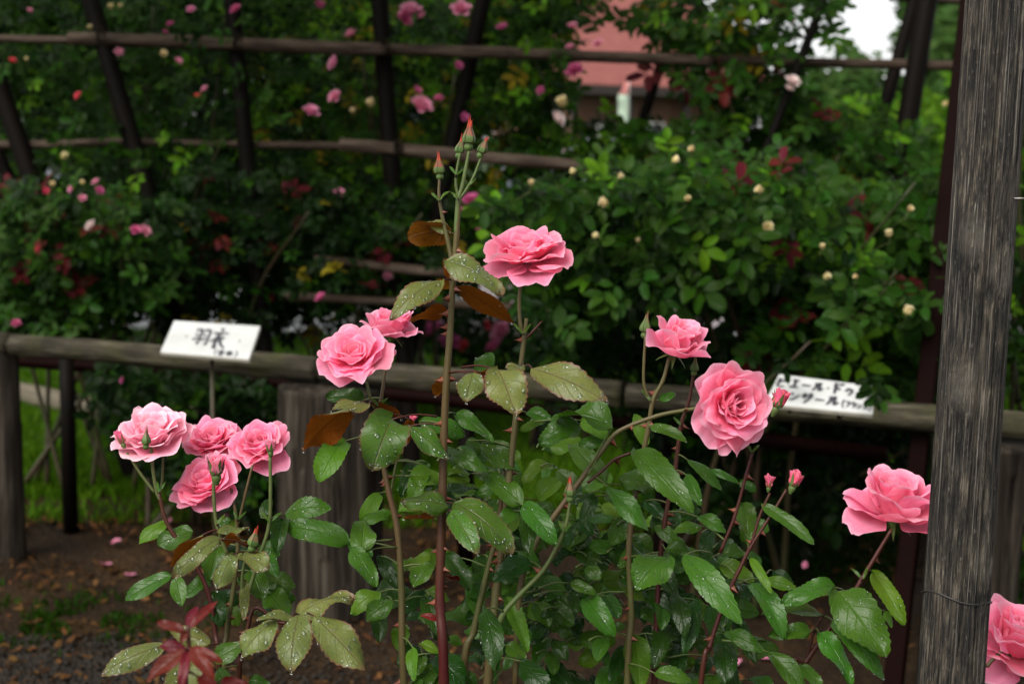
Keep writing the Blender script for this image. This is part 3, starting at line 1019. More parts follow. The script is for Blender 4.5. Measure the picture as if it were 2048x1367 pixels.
def sign(label, Q, thick, glyphs, dots, leg_px, leg_d):
    tl, tr, br, bl = Q
    n = (bl - tl).cross(tr - tl).normalized()
    base = on_z(leg_px[0], 1100) if False else Vector((bl.lerp(br, .55).x, bl.lerp(br, .55).y + .03, 0))
    s = thing('plant_name_sign', label, 'sign', base, 'white plant name signs on the fence')
    F4 = [tl, tr, br, bl]
    B4 = [p - n * thick for p in F4]
    # board with slightly rounded edges: face inset ring
    vs = F4 + B4
    fs = [(3, 2, 1, 0), (4, 5, 6, 7), (0, 1, 5, 4), (1, 2, 6, 5), (2, 3, 7, 6), (3, 0, 4, 7)]
    o = mobj('board', vs, fs, [M['sign'], M['signedge']], s, smooth=False)
    for i, pol in enumerate(o.data.polygons):
        pol.material_index = 0 if i == 0 else 1
    bv = o.modifiers.new('soft_edge', 'BEVEL')
    bv.width, bv.segments = .0025, 2
    asp = (tr - tl).length / (bl - tl).length
    V, Fq = [], []
    for g, u, v, wu, hv, lw in glyphs:
        for st in GL[g]:
            stroke(Q, [(u + a * wu, v + b * hv) for a, b in st], lw, V, Fq, asp)
    mobj('lettering', V, Fq, M['ink'], s, smooth=False)
    for (u, v) in dots:
        p = quad_pt(Q, u, v, .0005)
        vs, fs = lathe(p, n, [(.0035, 0), (.003, .0015), (.0, .002)], 10)
        mobj('nail', vs, fs, M['nail'], s)
    if not dots:
        for u in (.25, .75):
            q = quad_pt(Q, u, .5, -thick)
            vs, fs, uv = tube([q, q + Vector((0, .03, -.03)), q + Vector((0, .075, -.05))], [.006] * 3, 6)
            mobj('bracket', vs, fs, M['steel'], s, uv)
        return s
    lt = tl.lerp(tr, .5).lerp(bl.lerp(br, .5), .5) - n * thick * 1.2
    vs, fs, uv = tube([lt, Vector((lt.x, lt.y, lt.z * .5)), Vector((lt.x + .01, lt.y, -.04))], [.006, .006, .006], 8)
    mobj('stake', vs, fs, M['cane_brown'], s, uv)
    return s

Q1 = [P(348, 640, 3.98), P(521, 651, 3.92), P(498, 718, 3.80), P(320, 703, 3.86)]
S1 = [('hane', .30, .20, .18, .52, .030), ('koromo', .50, .17, .19, .62, .034),
      ('lp', .585, .80, .05, .19, .012), ('ni', .645, .82, .06, .15, .020), ('hon', .725, .81, .085, .16, .020), ('rp', .82, .80, .05, .19, .012)]
sign('white name sign reading two large characters with a bracketed word, by the middle fence post', Q1, .013, S1, [(.22, .48), (.83, .50)], (425, 740), 4.0)
Q2 = [P(1558, 747, 3.36), P(1748, 771, 3.30), P(1746, 828, 3.22), P(1528, 806, 3.28)]
S2 = [('pi', .02, .10, .10, .36, .03), ('e', .155, .10, .10, .33, .032), ('bar', .275, .12, .10, .33, .028), ('ru', .39, .10, .11, .36, .034), ('dot', .50, .14, .08, .3, .03),
      ('do', .57, .06, .13, .40, .036), ('u', .71, .14, .09, .32, .03),
      ('ro', .10, .56, .08, .26, .034), ('n', .20, .52, .10, .34, .03), ('sa', .31, .50, .12, .38, .034), ('bar', .445, .55, .10, .33, .028), ('ru', .56, .50, .12, .38, .034),
      ('lp', .70, .62, .03, .28, .018), ('fu', .735, .64, .05, .22, .022), ('ra', .79, .65, .05, .22, .022), ('n', .845, .67, .05, .22, .022), ('su', .90, .67, .05, .22, .022), ('rp', .955, .64, .03, .28, .018)]
sign('white name sign with two lines of script, half hidden by leaves near the steel post', Q2, .014, S2, [], (1650, 860), 3.4)

# ------------------------------------------------------------------ trellis of dark poles and bark rails
g0 = on_z(560, 1010)
trel = thing('rose_trellis', 'trellis of slanting dark poles lashed to horizontal bark rails behind the fence', 'trellis', (g0.x, g0.y, 0))
rails = [((-90, 76, 5.6), (152, 81, 5.6), 8, 8), ((137, 77, 5.52), (770, 100, 5.6), 14, 13), ((745, 98, 5.64), (1425, 121, 5.6), 12, 11), ((1400, 119, 5.62), (1945, 133, 5.75), 10, 10),
         ((-60, 292, 5.65), (262, 283, 5.6), 9, 8), ((245, 284, 5.68), (700, 293, 5.6), 7, 8), ((680, 289, 5.5), (1200, 336, 5.4), 13, 12), ((1180, 333, 5.42), (1740, 392, 5.3), 11, 10),
         ((630, 518, 5.5), (905, 549, 5.45), 10, 10), ((890, 548, 5.46), (1250, 585, 5.4), 10, 9), ((560, 592, 5.5), (1180, 622, 5.5), 9, 9), ((1780, -6, 5.9), (1960, 4, 6.0), 9, 9)]
for i, (a, b, ra, rb) in enumerate(rails):
    local_log('rail', P(*a), P(*b), px(ra, a[2]), px(rb, b[2]), M['rail'], trel, 12, 40, .20, i)
poles = [((170, -55), (338, 478), 19, 5.55), ((-75, -60), (88, 380), 20, 5.6), ((-40, 200), (60, 420), 14, 5.75), ((460, -60), (503, 360), 17, 5.6), ((756, -60), (806, 620), 19, 5.7), ((975, -60), (872, 400), 17, 5.75),
         ((1655, -40), (1545, 225), 10, 5.6), ((1345, 40), (1270, 250), 11, 6.2), ((1838, -50), (1738, 285), 14, 5.9), ((1862, -60), (1798, 310), 22, 5.7)]
for i, (a, b, r, d) in enumerate(poles):
    pa, pb = P(a[0], a[1], d), P(b[0], b[1], d)
    t = (0 - pa.z) / (pb.z - pa.z)
    foot = pa + (pb - pa) * t
    foot = Vector((foot.x * .9 + pb.x * .1, foot.y, -.06))
    top = pa + (pa - pb).normalized() * .5
    local_log('pole', foot, top, px(r * 1.04, d), px(r * .9, d), M['pole'], trel, 14, 26, .05, 20 + i)
for (x, y, d, r) in [(205, 78, 5.5, 24), (476, 90, 5.5, 22), (770, 99, 5.62, 22), (938, 104, 5.68, 20), (1822, 128, 6.0, 20), (258, 285, 5.6, 22), (795, 296, 5.48, 20)]:
    for k in range(2):
        c = P(x + k * 5, y, d)
        vs, fs, uv = [], [], []
        ring = [c + RIGHT * math.cos(a) * px(r * .28, d) * (1 if k else .8) + UPV * math.sin(a) * px(r * .72, d) + TOCAM * (px(r, d) * .9) for a in np.linspace(0, 6.1, 16)]
        vs, fs, uv = tube(ring, [px(2.2, d)] * 16, 5)
        mobj('lashing', vs, fs, M['rope'], trel, uv)

# red brown steel post
s0, s1 = P(1947, -70, 3.72), P(1787, 1367, 3.42)
foot = s1 + (s1 - s0) * (s1.z / (s0.z - s1.z))
pt = thing('steel_post', 'slim dark red brown square steel post standing behind the wooden stake', 'post', (foot.x, foot.y, 0))
ax = (s0 - foot)
rot = ax.to_track_quat('Z', 'Y').to_matrix()
vs, fs = box(foot + ax / 2, .044, .044, ax.length + .1, rot)
ob = mobj('shaft', vs, fs, M['steel'], pt, smooth=False)
bv = ob.modifiers.new('soft_edge', 'BEVEL')
bv.width, bv.segments = .004, 2
vs, fs = box(Vector((foot.x, foot.y, .004)), .12, .12, .008)
mobj('base_plate', vs, fs, M['steel'], pt, smooth=False)

# ------------------------------------------------------------------ wooden stake in the foreground
foot = ST_FOOT.copy()
st = thing('wooden_stake', 'grey weathered wooden stake with deep grain, knots and a wire around it', 'post', (foot.x, foot.y, 0))
ax = ST_AX
L = ax.length
sides, n = 110, 240
Rs = px(64, D_ST)
vs, fs = [], []
knots = [(a_, z_, .01) for a_, z_ in KNOTS]
for i in range(n + 1):
    s = i / n
    for k in range(sides):
        an = 2 * math.pi * k / sides
        ca, sa = math.cos(an), math.sin(an)
        # rounded square section
        sq = (abs(ca) ** 5 + abs(sa) ** 5) ** (-1 / 5)
        r = Rs * (.55 + .45 * min(sq, 1.12)) * .985
        zz = s * L
        warp = .25 * noise.noise(Vector((ca * 2, sa * 2, zz * 1.4)))
        for ka, kz, kr in knots:
            dz = (zz - kz * L) / .032
            da = (an - (ka % (2 * math.pi)))
            da = (da + math.pi) % (2 * math.pi) - math.pi
            g = math.exp(-dz * dz - (da / .38) ** 2)
            warp += .9 * g * (1 if da > 0 else -1)
            r += .0034 * g - .0030 * math.exp(-(dz * 2.6) ** 2 - (da / .15) ** 2)
        g1 = noise.noise(Vector(((an + warp * .12) * 9, 1.3, zz * .8)))
        g2 = noise.noise(Vector(((an + warp * .12) * 23, 7.7, zz * 2.0)))
        r += .0013 * g1 + .0012 * g2
        # long checks
        for ca0, w0, z0, z1 in ((ST_F - .15, .035, .35, .98), (ST_F + .3, .03, .2, .8), (ST_F - .8, .03, .45, 1.0), (ST_F + .7, .022, .3, .9)):
            da = an - ca0 - .05 * noise.noise(Vector((zz * 3, ca0, 0)))
            da = (da + math.pi) % (2 * math.pi) - math.pi
            if abs(da) < w0 and z0 < s < z1:
                r -= .006 * (1 - abs(da) / w0)
        vs.append(Vector((ca * r, sa * r, zz)))
for i in range(n):
    for k in range(sides):
        a, b = i * sides + k, i * sides + (k + 1) % sides
        fs.append((a, b, b + sides, a + sides))
fs.append(tuple(range(n * sides, (n + 1) * sides)))
ob = bpy.data.objects.new('shaft', make_mesh('shaft', vs, fs, M['stake']))
COL.objects.link(ob)
ob.parent = st
ob.location = foot - base_of(st)
ob.rotation_euler = ax.to_track_quat('Z', 'Y').to_euler()
axn = ax.normalized()
def stake_ring(py, rr, nm, mat, tk, tilt):
    c = foot + axn * ((P(1950, py, D_ST) - foot).dot(axn))
    u = axn.cross(Vector((0, 1, 0))).normalized()
    v = axn.cross(u)
    ring = [c + (u * math.cos(a) + v * math.sin(a)) * Rs * rr + axn * (tilt * math.cos(a) + .0025 * math.sin(3 * a)) for a in np.linspace(0, 6.283, 40)]
    a, b, uv = tube(ring, [tk] * 40, 6)
    mobj(nm, a, b, mat, st, uv)
stake_ring(1196, 1.04, 'wire_wrap', M['wire'], .0009, .003)
c = P(2040, 397, D_ST - .01)
a, b, uv = tube([c - RIGHT * .006, c + RIGHT * .012], [.0012, .0012], 6)
mobj('nail', a, b, M['nail'], st, uv)

# ------------------------------------------------------------------ background roses and shrubs
def compound_leaf(rng, nl, mat, name, size=1.0, hi=False):
    """a rachis with leaflets, origin at the petiole base, +y along, +z up"""
    V, Fq, U = [], [], []
    def add(vs, fs, uv):
        o = len(V)
        V.extend([tuple(v) for v in vs])
        U.extend(uv)
        Fq.extend([tuple(i + o for i in f) for f in fs])
    Lr = .085 * size
    a, b, uv = tube([(0, 0, 0), (0, Lr * .5, .004), (0, Lr, .0)], [.0011, .0009, .0006], 4, cap=False)
    add(a, b, uv)
    pairs = (nl - 1) // 2
    sl = [(0, Lr, 0, 1.0)]
    for k in range(pairs):
        yy = Lr * (.92 - .52 * k / max(pairs - .4, 1))
        for sg in (-1, 1):
            sl.append((sg * .002, yy, sg * R(rng.uniform(55, 80)), .92 - .12 * k))
    for (x, yy, ang, f) in sl:
        l = .047 * size * f * rng.uniform(.85, 1.15)
        vs, fs, uv = leaf_geo(l, l * rng.uniform(.58, .72), rng, 6 if hi else 4, 4 if hi else 2, rng.uniform(.0, .35), rng.uniform(.1, .9), .05, .0)
        m = Matrix.Rotation(-ang, 3, 'Z') @ Matrix.Rotation(rng.uniform(-.35, .25), 3, 'X') @ Matrix.Rotation(rng.uniform(-.3, .3), 3, 'Y')
        add([Vector((x, yy, 0)) + m @ Vector(v) for v in vs], fs, uv)
    return np.array(V), Fq, U, mat, name

rb = random.Random(5)
CL = {k: [compound_leaf(rb, rb.choice((5, 5, 7)), M[k], 'leaf', 1.0, k in ('bgb', 'bgl')) for _ in range(5)] for k in ('bg', 'bgd', 'bgb', 'bgl', 'bgy', 'bgr')}
CLM = {k: [make_mesh('leaf', v, f, m, u) for v, f, u, m, nme in lst] for k, lst in CL.items()}

def leaf_rot(rng, up=.7):
    nrm = Vector((rng.gauss(0, .4), rng.gauss(-.7, .35), rng.uniform(.25, 1.0) * up + .15)).normalized()
    a = rng.uniform(0, 6.28)
    y = Vector((math.cos(a), math.sin(a) * .8 - .3, rng.uniform(-.7, .25)))
    y = (y - nrm * y.dot(nrm)).normalized()
    return Matrix((y.cross(nrm), y, nrm)).transposed()

def in_poly(x, y, poly):
    c = False
    j = len(poly) - 1
    for i in range(len(poly)):
        xi, yi = poly[i]
        xj, yj = poly[j]
        if (yi > y) != (yj > y) and x < (xj - xi) * (y - yi) / (yj - yi) + xi:
            c = not c
        j = i
    return c

def sample_poly(rng, poly):
    xs, ys = [p[0] for p in poly], [p[1] for p in poly]
    while True:
        x, y = rng.uniform(min(xs), max(xs)), rng.uniform(min(ys), max(ys))
        if in_poly(x, y, poly):
            return x, y

def small_blossom(rng, mat, r, layers=((4, 8, .7), (5, 30, .9), (5, 58, 1.0))):
    V, Fq, U = [], [], []
    th = 0
    for n, A, L in layers:
        for i in range(n):
            vs, fs, uv = petal_geo(rng, A + rng.uniform(-8, 8), L * r, .5 * r, .5 * r, .05 * r, 0, 30, th + 6.283 * i / n, .08, 4, 4)
            o = len(V)
            V += vs
            U += uv
            Fq += [tuple(q + o for q in f) for f in fs]
        th += 2.4
    return make_mesh('blossom', V, Fq, M[mat], U)
BM = {k: [small_blossom(rb, k, 1.0) for _ in range(3)] for k in ('bpink', 'bmag', 'bred', 'bwhite')}
BM['bcream'] = [small_blossom(rb, 'bcream', 1.0, ((3, 2, .95), (4, 12, 1.0), (4, 24, .95))) for _ in range(3)]

def shrub(name, label, cat, poly, d0, d1, npart, nfill, mix, seed, size=1.0, blossoms=(), ncane=8, group=None, clump=2.2, up=.7, extra=None, front=(), thr=-.12, shade_canopy=0):
    rng = random.Random(seed)
    cx = sum(p[0] for p in poly) / len(poly)
    mid = P(cx, max(p[1] for p in poly), (d0 + d1) / 2)
    root = thing(name, label, cat, (mid.x, mid.y, 0), group)
    b = Vector((mid.x, mid.y, 0))
    def pick():
        r, acc = rng.random(), 0
        for k, wgt in mix:
            acc += wgt
            if r <= acc:
                return k
        return mix[0][0]
    def spot(front):
        for _ in range(60):
            x, y = sample_poly(rng, extra if extra and rng.random() < .10 else poly)
            d = d0 + (d1 - d0) * (rng.random() ** 1.3 * .45 if front else .15 + .85 * rng.random())
            p = P(x, y, d)
            if p.z < .08:
                continue
            if noise.noise(p * clump + Vector((seed * 3.3, 0, 0))) > ((thr if front else thr - .25)) or rng.random() < .08:
                return p
        return p
    tops = []
    for _ in range(npart):
        p = spot(True)
        k = pick()
        o = bpy.data.objects.new('leaf', rng.choice(CLM[k]))
        COL.objects.link(o)
        o.parent = root
        o.location = p - b
        o.rotation_euler = leaf_rot(rng, up).to_euler()
        s = size * rng.uniform(.75, 1.2)
        o.scale = (s, s, s)
        tops.append(p)
    for (x, y, dd, sz, k, ang) in front:
        o = bpy.data.objects.new('leaf', rng.choice(CLM[k]))
        COL.objects.link(o)
        o.parent = root
        o.location = P(x, y, dd) - b
        nn = (TOCAM * .8 + Vector((0, 0, .6))).normalized()
        yy = RIGHT * math.cos(ang) + UPV * math.sin(ang)
        yy = (yy - nn * yy.dot(nn)).normalized()
        o.rotation_euler = Matrix((yy.cross(nn), yy, nn)).transposed().to_euler()
        o.scale = (sz, sz, sz)
    acc = {}
    xs = [q[0] for q in poly]
    for _ in range(nfill + shade_canopy):
        p = spot(False)
        if _ >= nfill:      # unseen leaves added above the frame to shade the growth below
            p = P(rng.uniform(min(xs), max(xs)), rng.uniform(-520, -50), rng.uniform(d0 - .9, d1))
        k = pick()
        V, Fq, U, m, _n = rng.choice(CL[k])
        rt = np.array(leaf_rot(rng, up)) * size * rng.uniform(.75, 1.25)
        st_ = acc.setdefault(k, [[], [], [], 0])
        st_[0].append(V @ rt.T + np.array(p - b))
        st_[1].extend([tuple(i + st_[3] for i in f) for f in Fq])
        st_[2].extend(U)
        st_[3] += len(V)
    for k, (VV, FF, UU, nn) in acc.items():
        o = bpy.data.objects.new('foliage', make_mesh('foliage', np.concatenate(VV), FF, M[k], UU))
        COL.objects.link(o)
        o.parent = root
        o['kind'] = 'stuff'
    for i in range(ncane):
        if not tops:
            break
        q = rng.choice(tops)
        f = b + Vector((rng.uniform(-.25, .25), rng.uniform(-.1, .1), -.02))
        mp = f.lerp(q, .55) + Vector((rng.uniform(-.15, .15), rng.uniform(-.05, .15), rng.uniform(0, .2)))
        pts = [Vector(v) for v in catmull([f, mp, q], 12)]
        vs, fs, uv = tube(pts, [.011 - .008 * t / 12 for t in range(13)], 6)
        mobj('cane', vs, fs, M['cane_brown'], root, uv)
    for (x, y, wp, mk, dd) in blossoms:
        dd = d0 - rng.uniform(.02, .12)
        p = P(x, y, dd)
        o = bpy.data.objects.new('blossom', rng.choice(BM[mk]))
        COL.objects.link(o)
        o.parent = root
        axis = Vector((rng.gauss(0, .5), rng.uniform(-1.0, .2), rng.uniform(.3, 1.0))).normalized()
        o.rotation_euler = (frame_for(axis, rng.uniform(0, 6))).to_euler()
        s = px(wp * .80, dd)
        if mk == 'bcream':
            s = px(wp * .78, dd)
        o.scale = (s, s, s)
        o.location = p - b - axis * s * .4
        if mk == 'bcream':
            vs, fs, uv = tube([p - axis * s * .5, p - Vector((rng.uniform(-.015, .015), -.012, .022)), p - Vector((rng.uniform(-.04, .04), -.05, .045))], [.0013, .0013, .0016], 5)
            mobj('flower_stalk', vs, fs, M['cane_green'], root, uv)
    return root

pk, mg, rd, cr, wh = 'bpink', 'bmag', 'bred', 'bcream', 'bwhite'
shrub('climbing_rose', 'climbing rose with tiny pink and cream flowers beside the leftward-slanting trellis pole', 'rose bush',
      [(-60, -60), (540, -60), (540, 330), (330, 430), (-60, 430)], 5.42, 7.2, 230, 1500, [('bg', .55), ('bgd', .25), ('bgb', .1), ('bgl', .10)], 1, shade_canopy=900,
      blossoms=[(382, 18, 13, pk, 6.0), (340, 47, 12, mg, 5.9), (331, 63, 11, mg, 5.9), (238, 103, 13, pk, 5.7), (328, 108, 18, cr, 5.7), (358, 121, 11, pk, 5.7), (408, 177, 13, pk, 5.8), (394, 190, 10, rd, 5.8),
                (470, 17, 18, mg, 5.8), (222, 14, 16, cr, 5.9), (240, 12, 10, cr, 5.9), (155, 190, 13, rd, 5.8), (25, 120, 12, rd, 5.8), (128, 312, 19, cr, 5.6), (52, 118, 9, cr, 5.8), (180, 55, 12, cr, 5.8), (60, 20, 11, pk, 5.8)])
shrub('climbing_rose', 'large climbing rose with many pink blossoms behind the two crossing dark poles', 'rose bush',
      [(480, -60), (1120, -60), (1130, 90), (1085, 260), (1010, 430), (900, 560), (640, 600), (500, 560)], 5.6, 7.4, 260, 1900, [('bg', .48), ('bgd', .15), ('bgl', .28), ('bgy', .09)], 2, shade_canopy=900,
      blossoms=[(820, 18, 34, pk, 5.8), (812, 36, 24, mg, 5.75), (842, 30, 18, pk, 5.8), (922, 16, 30, pk, 5.8), (700, 66, 20, pk, 5.8), (1004, 52, 18, mg, 5.9), (665, 125, 24, pk, 5.7), (622, 220, 26, pk, 5.7),
                (668, 192, 22, pk, 5.7), (845, 208, 34, pk, 5.7), (877, 195, 14, mg, 5.7), (836, 180, 16, mg, 5.7), (930, 233, 13, mg, 5.7), (705, 222, 14, cr, 5.6), (742, 206, 22, cr, 5.6), (918, 130, 14, mg, 5.8),
                (680, 384, 18, pk, 5.6), (985, 406, 28, pk, 5.5), (942, 396, 30, mg, 5.5), (925, 420, 20, mg, 5.5), (775, 551, 14, pk, 5.6), (955, 455, 12, pk, 5.5), (1125, 205, 30, cr, 6.0), (1118, 236, 26, wh, 6.0), (640, 8, 14, mg, 5.8)])
shrub('climbing_rose', 'leafy climbing rose with a magenta bloom draped beside the red roofed house', 'rose bush',
      [(990, -60), (1230, -60), (1170, 40), (1120, 130), (1110, 240), (1300, 260), (1330, 380), (1060, 380), (990, 300)], 5.6, 6.6, 150, 520, [('bg', .6), ('bgl', .25), ('bgb', .15)], 3, shade_canopy=300,
      blossoms=[(1148, 138, 26, mg, 5.5), (1145, 50, 16, pk, 5.5), (1140, 92, 14, pk, 5.5), (1195, 86, 18, pk, 5.5), (1080, 180, 12, mg, 5.6)])
shrub('climbing_rose', 'tall loose climbing rose with dark red young leaves in front of the red roof', 'rose bush',
      [(1430, -60), (1640, -60), (1650, 30), (1590, 70), (1570, 130), (1640, 190), (1780, 240), (1840, 330), (1600, 430), (1290, 400), (1270, 290), (1400, 210)], 5.5, 6.5, 230, 520, [('bgb', .45), ('bg', .40), ('bgr', .05), ('bgl', .07), ('bgy', .03)], 4, size=1.4,
      blossoms=[(1586, 160, 24, wh, 4.3), (1580, 175, 16, wh, 4.3), (1892, 208, 14, cr, 5.0)], clump=1.9, extra=[(1270, 20), (1420, -20), (1440, 140), (1380, 150), (1320, 100)])
shrub('rose_bush', 'broad rose bush with round pale cream buds above the half hidden sign', 'rose bush',
      [(1020, 400), (1170, 340), (1420, 320), (1560, 330), (1700, 390), (1940, 330), (1910, 735), (1760, 790), (1640, 765), (1540, 690), (1380, 560), (1240, 600), (1090, 640)], 3.5, 4.7, 300, 1500, [('bgb', .52), ('bg', .28), ('bgd', .12), ('bgl', .06), ('bgr', .02)], 5, size=1.15, thr=.13,
      blossoms=[(1350, 320, 20, cr, 3.6), (1384, 299, 18, cr, 3.6), (1376, 398, 17, cr, 3.5), (1240, 352, 16, cr, 3.5), (1145, 343, 17, cr, 3.5), (1208, 405, 26, cr, 3.45), (1520, 380, 22, cr, 3.5), (1535, 455, 28, cr, 3.4),
                (1190, 471, 18, cr, 3.4), (1276, 480, 12, cr, 3.45), (1645, 493, 15, cr, 3.4), (1778, 467, 20, cr, 3.45), (1653, 553, 20, cr, 3.4), (1816, 621, 27, cr, 3.3), (1820, 418, 17, cr, 3.5), (1712, 553, 13, cr, 3.4), (1062, 366, 16, cr, 3.5)], clump=3.8,
      front=[(1728, 722, 3.2, 1.0, 'bgd', -1.45), (1755, 735, 3.2, 1.0, 'bgb', -1.6), (1560, 690, 3.28, .8, 'bgd', -1.5)])
shrub('green_shrub', 'bright yellow green leafy shrub behind the two slanting poles', 'shrub',
      [(1660, 260), (1750, 200), (1940, 170), (2080, 180), (2080, 480), (1680, 470)], 6.6, 8.6, 200, 700, [('bgl', .8), ('bg', .2)], 6, size=1.5)
shrub('rose_bush', 'low rose bush with red and pale pink flowers at the foot of the slanting poles', 'rose bush',
      [(-60, 400), (150, 370), (330, 390), (350, 560), (220, 640), (-60, 650)], 5.0, 5.7, 150, 600, [('bgb', .4), ('bg', .35), ('bgd', .21), ('bgr', .04)], 7, size=1.1,
      blossoms=[(180, 450, 20, wh, 5.0), (292, 460, 18, pk, 5.0), (271, 458, 16, mg, 5.0), (75, 497, 12, rd, 5.0), (190, 362, 13, pk, 5.1), (200, 380, 14, mg, 5.1), (165, 365, 12, cr, 5.1), (140, 378, 11, pk, 5.1), (165, 395, 12, pk, 5.1), (92, 381, 11, rd, 5.1), (32, 645, 14, mg, 5.0), (105, 368, 14, cr, 5.1)])
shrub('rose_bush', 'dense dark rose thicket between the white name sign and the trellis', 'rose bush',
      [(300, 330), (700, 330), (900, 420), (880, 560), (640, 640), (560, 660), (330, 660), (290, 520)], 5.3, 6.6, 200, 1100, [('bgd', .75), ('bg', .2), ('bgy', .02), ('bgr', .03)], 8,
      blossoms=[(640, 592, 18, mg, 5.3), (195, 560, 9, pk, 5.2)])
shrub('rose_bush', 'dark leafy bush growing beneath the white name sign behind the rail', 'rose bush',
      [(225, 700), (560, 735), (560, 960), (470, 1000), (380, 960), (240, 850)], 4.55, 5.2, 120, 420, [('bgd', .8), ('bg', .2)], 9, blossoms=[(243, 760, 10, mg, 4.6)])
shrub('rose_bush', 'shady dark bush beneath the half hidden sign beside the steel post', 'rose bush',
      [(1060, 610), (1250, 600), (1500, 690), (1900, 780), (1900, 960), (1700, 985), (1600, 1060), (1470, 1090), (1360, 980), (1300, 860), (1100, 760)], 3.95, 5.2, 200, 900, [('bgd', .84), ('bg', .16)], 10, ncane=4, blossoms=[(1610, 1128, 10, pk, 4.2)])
shrub('rose_bush', 'pink flowered rose bush low on the lawn beyond the dark bar', 'rose bush',
      [(800, 600), (1080, 600), (1080, 720), (960, 720), (880, 690), (800, 660)], 7.2, 8.2, 50, 120, [('bg', .7), ('bgd', .3)], 12, size=1.3,
      blossoms=[(860, 655, 42, mg, 7.2), (900, 680, 32, mg, 7.2), (845, 640, 24, pk, 7.2), (1000, 660, 36, pk, 7.2), (985, 690, 30, mg, 7.2), (925, 690, 20, rd, 7.2), (975, 650, 16, rd, 7.2)])
shrub('green_shrub', 'dark green shrub showing behind the outer edge of the wooden stake', 'shrub',
      [(1990, -60), (2140, -60), (2140, 1250), (2030, 1250), (2010, 900)], 3.7, 4.9, 110, 420, [('bg', .6), ('bgd', .2), ('bgl', .2)], 13)

shrub('hedge', 'tall hedge added as a dark backing behind the small flowered climbing rose', 'hedge',  # added dark foliage mass, closes the pale gaps behind the roses
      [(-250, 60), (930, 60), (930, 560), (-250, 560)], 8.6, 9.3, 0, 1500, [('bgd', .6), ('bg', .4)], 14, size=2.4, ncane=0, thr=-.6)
# ------------------------------------------------------------------ far things: house, banner, car, trees
M['roof'] = None
def roof_mat():
    t = NT('red_roof_tiles')
    o = t.coord('Object')
    sp = t.n('SeparateXYZ')
    t.l(o, sp.inputs[0])
    course = t.math('FRACT', t.math('MULTIPLY', sp.outputs[2], 8.5))
    f = t.noise(o, 3, 4)
    c = t.mix(f, (0.17, 0.050, 0.044), (0.25, 0.085, 0.072))
    c = t.mix(t.math('MULTIPLY', t.math('GREATER_THAN', course, .78), .7), c, (0.13, .04, .035))
    return t.done(t.bsdf(c, .6, t.bump(course, .6, .03), .4))
M['roof'] = roof_mat()
M['hwall'] = plain('brown_timber_wall', (0.12, 0.055, 0.03), .7, .3, 3)
M['hdark'] = plain('dark_fascia', (0.025, 0.018, 0.015), .6)
M['hwhite'] = plain('white_render', (0.72, 0.70, 0.66), .6, .1)
M['hglass'] = plain('dark_window_glass', (0.02, 0.024, 0.03), .12, .1, 3, .7, 0)
M['car'] = plain('silver_blue_paint', (0.33, 0.37, 0.43), .25, .05, 2, .7, 0)
M['tyre'] = plain('black_tyre', (0.015, .015, .015), .8)
M['cloth'] = plain('pale_green_cloth', (0.62, 0.78, 0.60), .8, .12, 6)
M['clothred'] = plain('red_cloth', (0.75, 0.28, 0.26), .8, .12, 6)

DH = 40.0
hl, hr = P(1122, 166, DH), P(1560, 172, DH + 3)
ez = hl.z
hdir = Vector((hr.x - hl.x, hr.y - hl.y, 0))
hlen = hdir.length
hx = hdir.normalized()
hy = Vector((-hx.y, hx.x, 0))
hb = Vector((hl.x, hl.y, 0))
house = thing('red_roofed_house', 'brown timber house with a red tiled hipped roof seen beyond the roses', 'house', hb)
def H(a, b, c):
    return hb + hx * a + hy * b + Vector((0, 0, c))
dep, rise, ov = 7.0, 3.6, .7
e = [H(0, 0, ez), H(hlen, 0, ez), H(hlen, dep, ez), H(0, dep, ez)]
r = [H(1.9, dep / 2, ez + rise), H(hlen - 1.9, dep / 2, ez + rise)]
vs = e + r + [p - Vector((0, 0, .12)) for p in e]
mobj('roof', vs, [(0, 1, 5, 4), (1, 2, 5), (2, 3, 4, 5), (3, 0, 4), (0, 6, 7, 1), (1, 7, 8, 2), (2, 8, 9, 3), (3, 9, 6, 0), (6, 9, 8, 7)], M['roof'], house, smooth=False)
def hbox(nm, a0, a1, b0, b1, z0, z1, mat, par=None):
    vs = [H(a, b, c) for a in (a0, a1) for b in (b0, b1) for c in (z0, z1)]
    return mobj(nm, vs, [(0, 1, 3, 2), (4, 6, 7, 5), (0, 4, 5, 1), (2, 3, 7, 6), (0, 2, 6, 4), (1, 5, 7, 3)], mat, par or house, smooth=False)
hbox('fascia', -.02, hlen + .02, -.06, -.01, ez - .28, ez - .02, M['hdark'])
hbox('wall', ov, hlen - ov, ov, dep - ov, 0, ez - .14, M['hwall'])
for a in (.5, 2.3, 4.2, 6.0):
    if a < hlen - .3:
        hbox('post', a, a + .16, .2, .36, 0, ez - .13, M['hdark'])
dr = hbox('door', 1.3, 2.15, ov - .06, ov - .01, .05, 2.05, M['hdark'])
hbox('handle', 2.02, 2.06, ov - .1, ov - .06, .95, 1.1, M['nail'], dr)
for a in (2.7, 4.7):
    wn = hbox('window', a, a + 1.1, ov - .05, ov - .01, .95, 2.0, M['hwhite'])
    for k in range(2):
        hbox('pane', a + .08 + k * .5, a + .52 + k * .5, ov - .08, ov - .052, 1.02, 1.93, M['hglass'], wn)
hbox('white_panel', 1.5, 1.8, ov - .12, ov - .07, 1.3, 1.9, M['hwhite'])

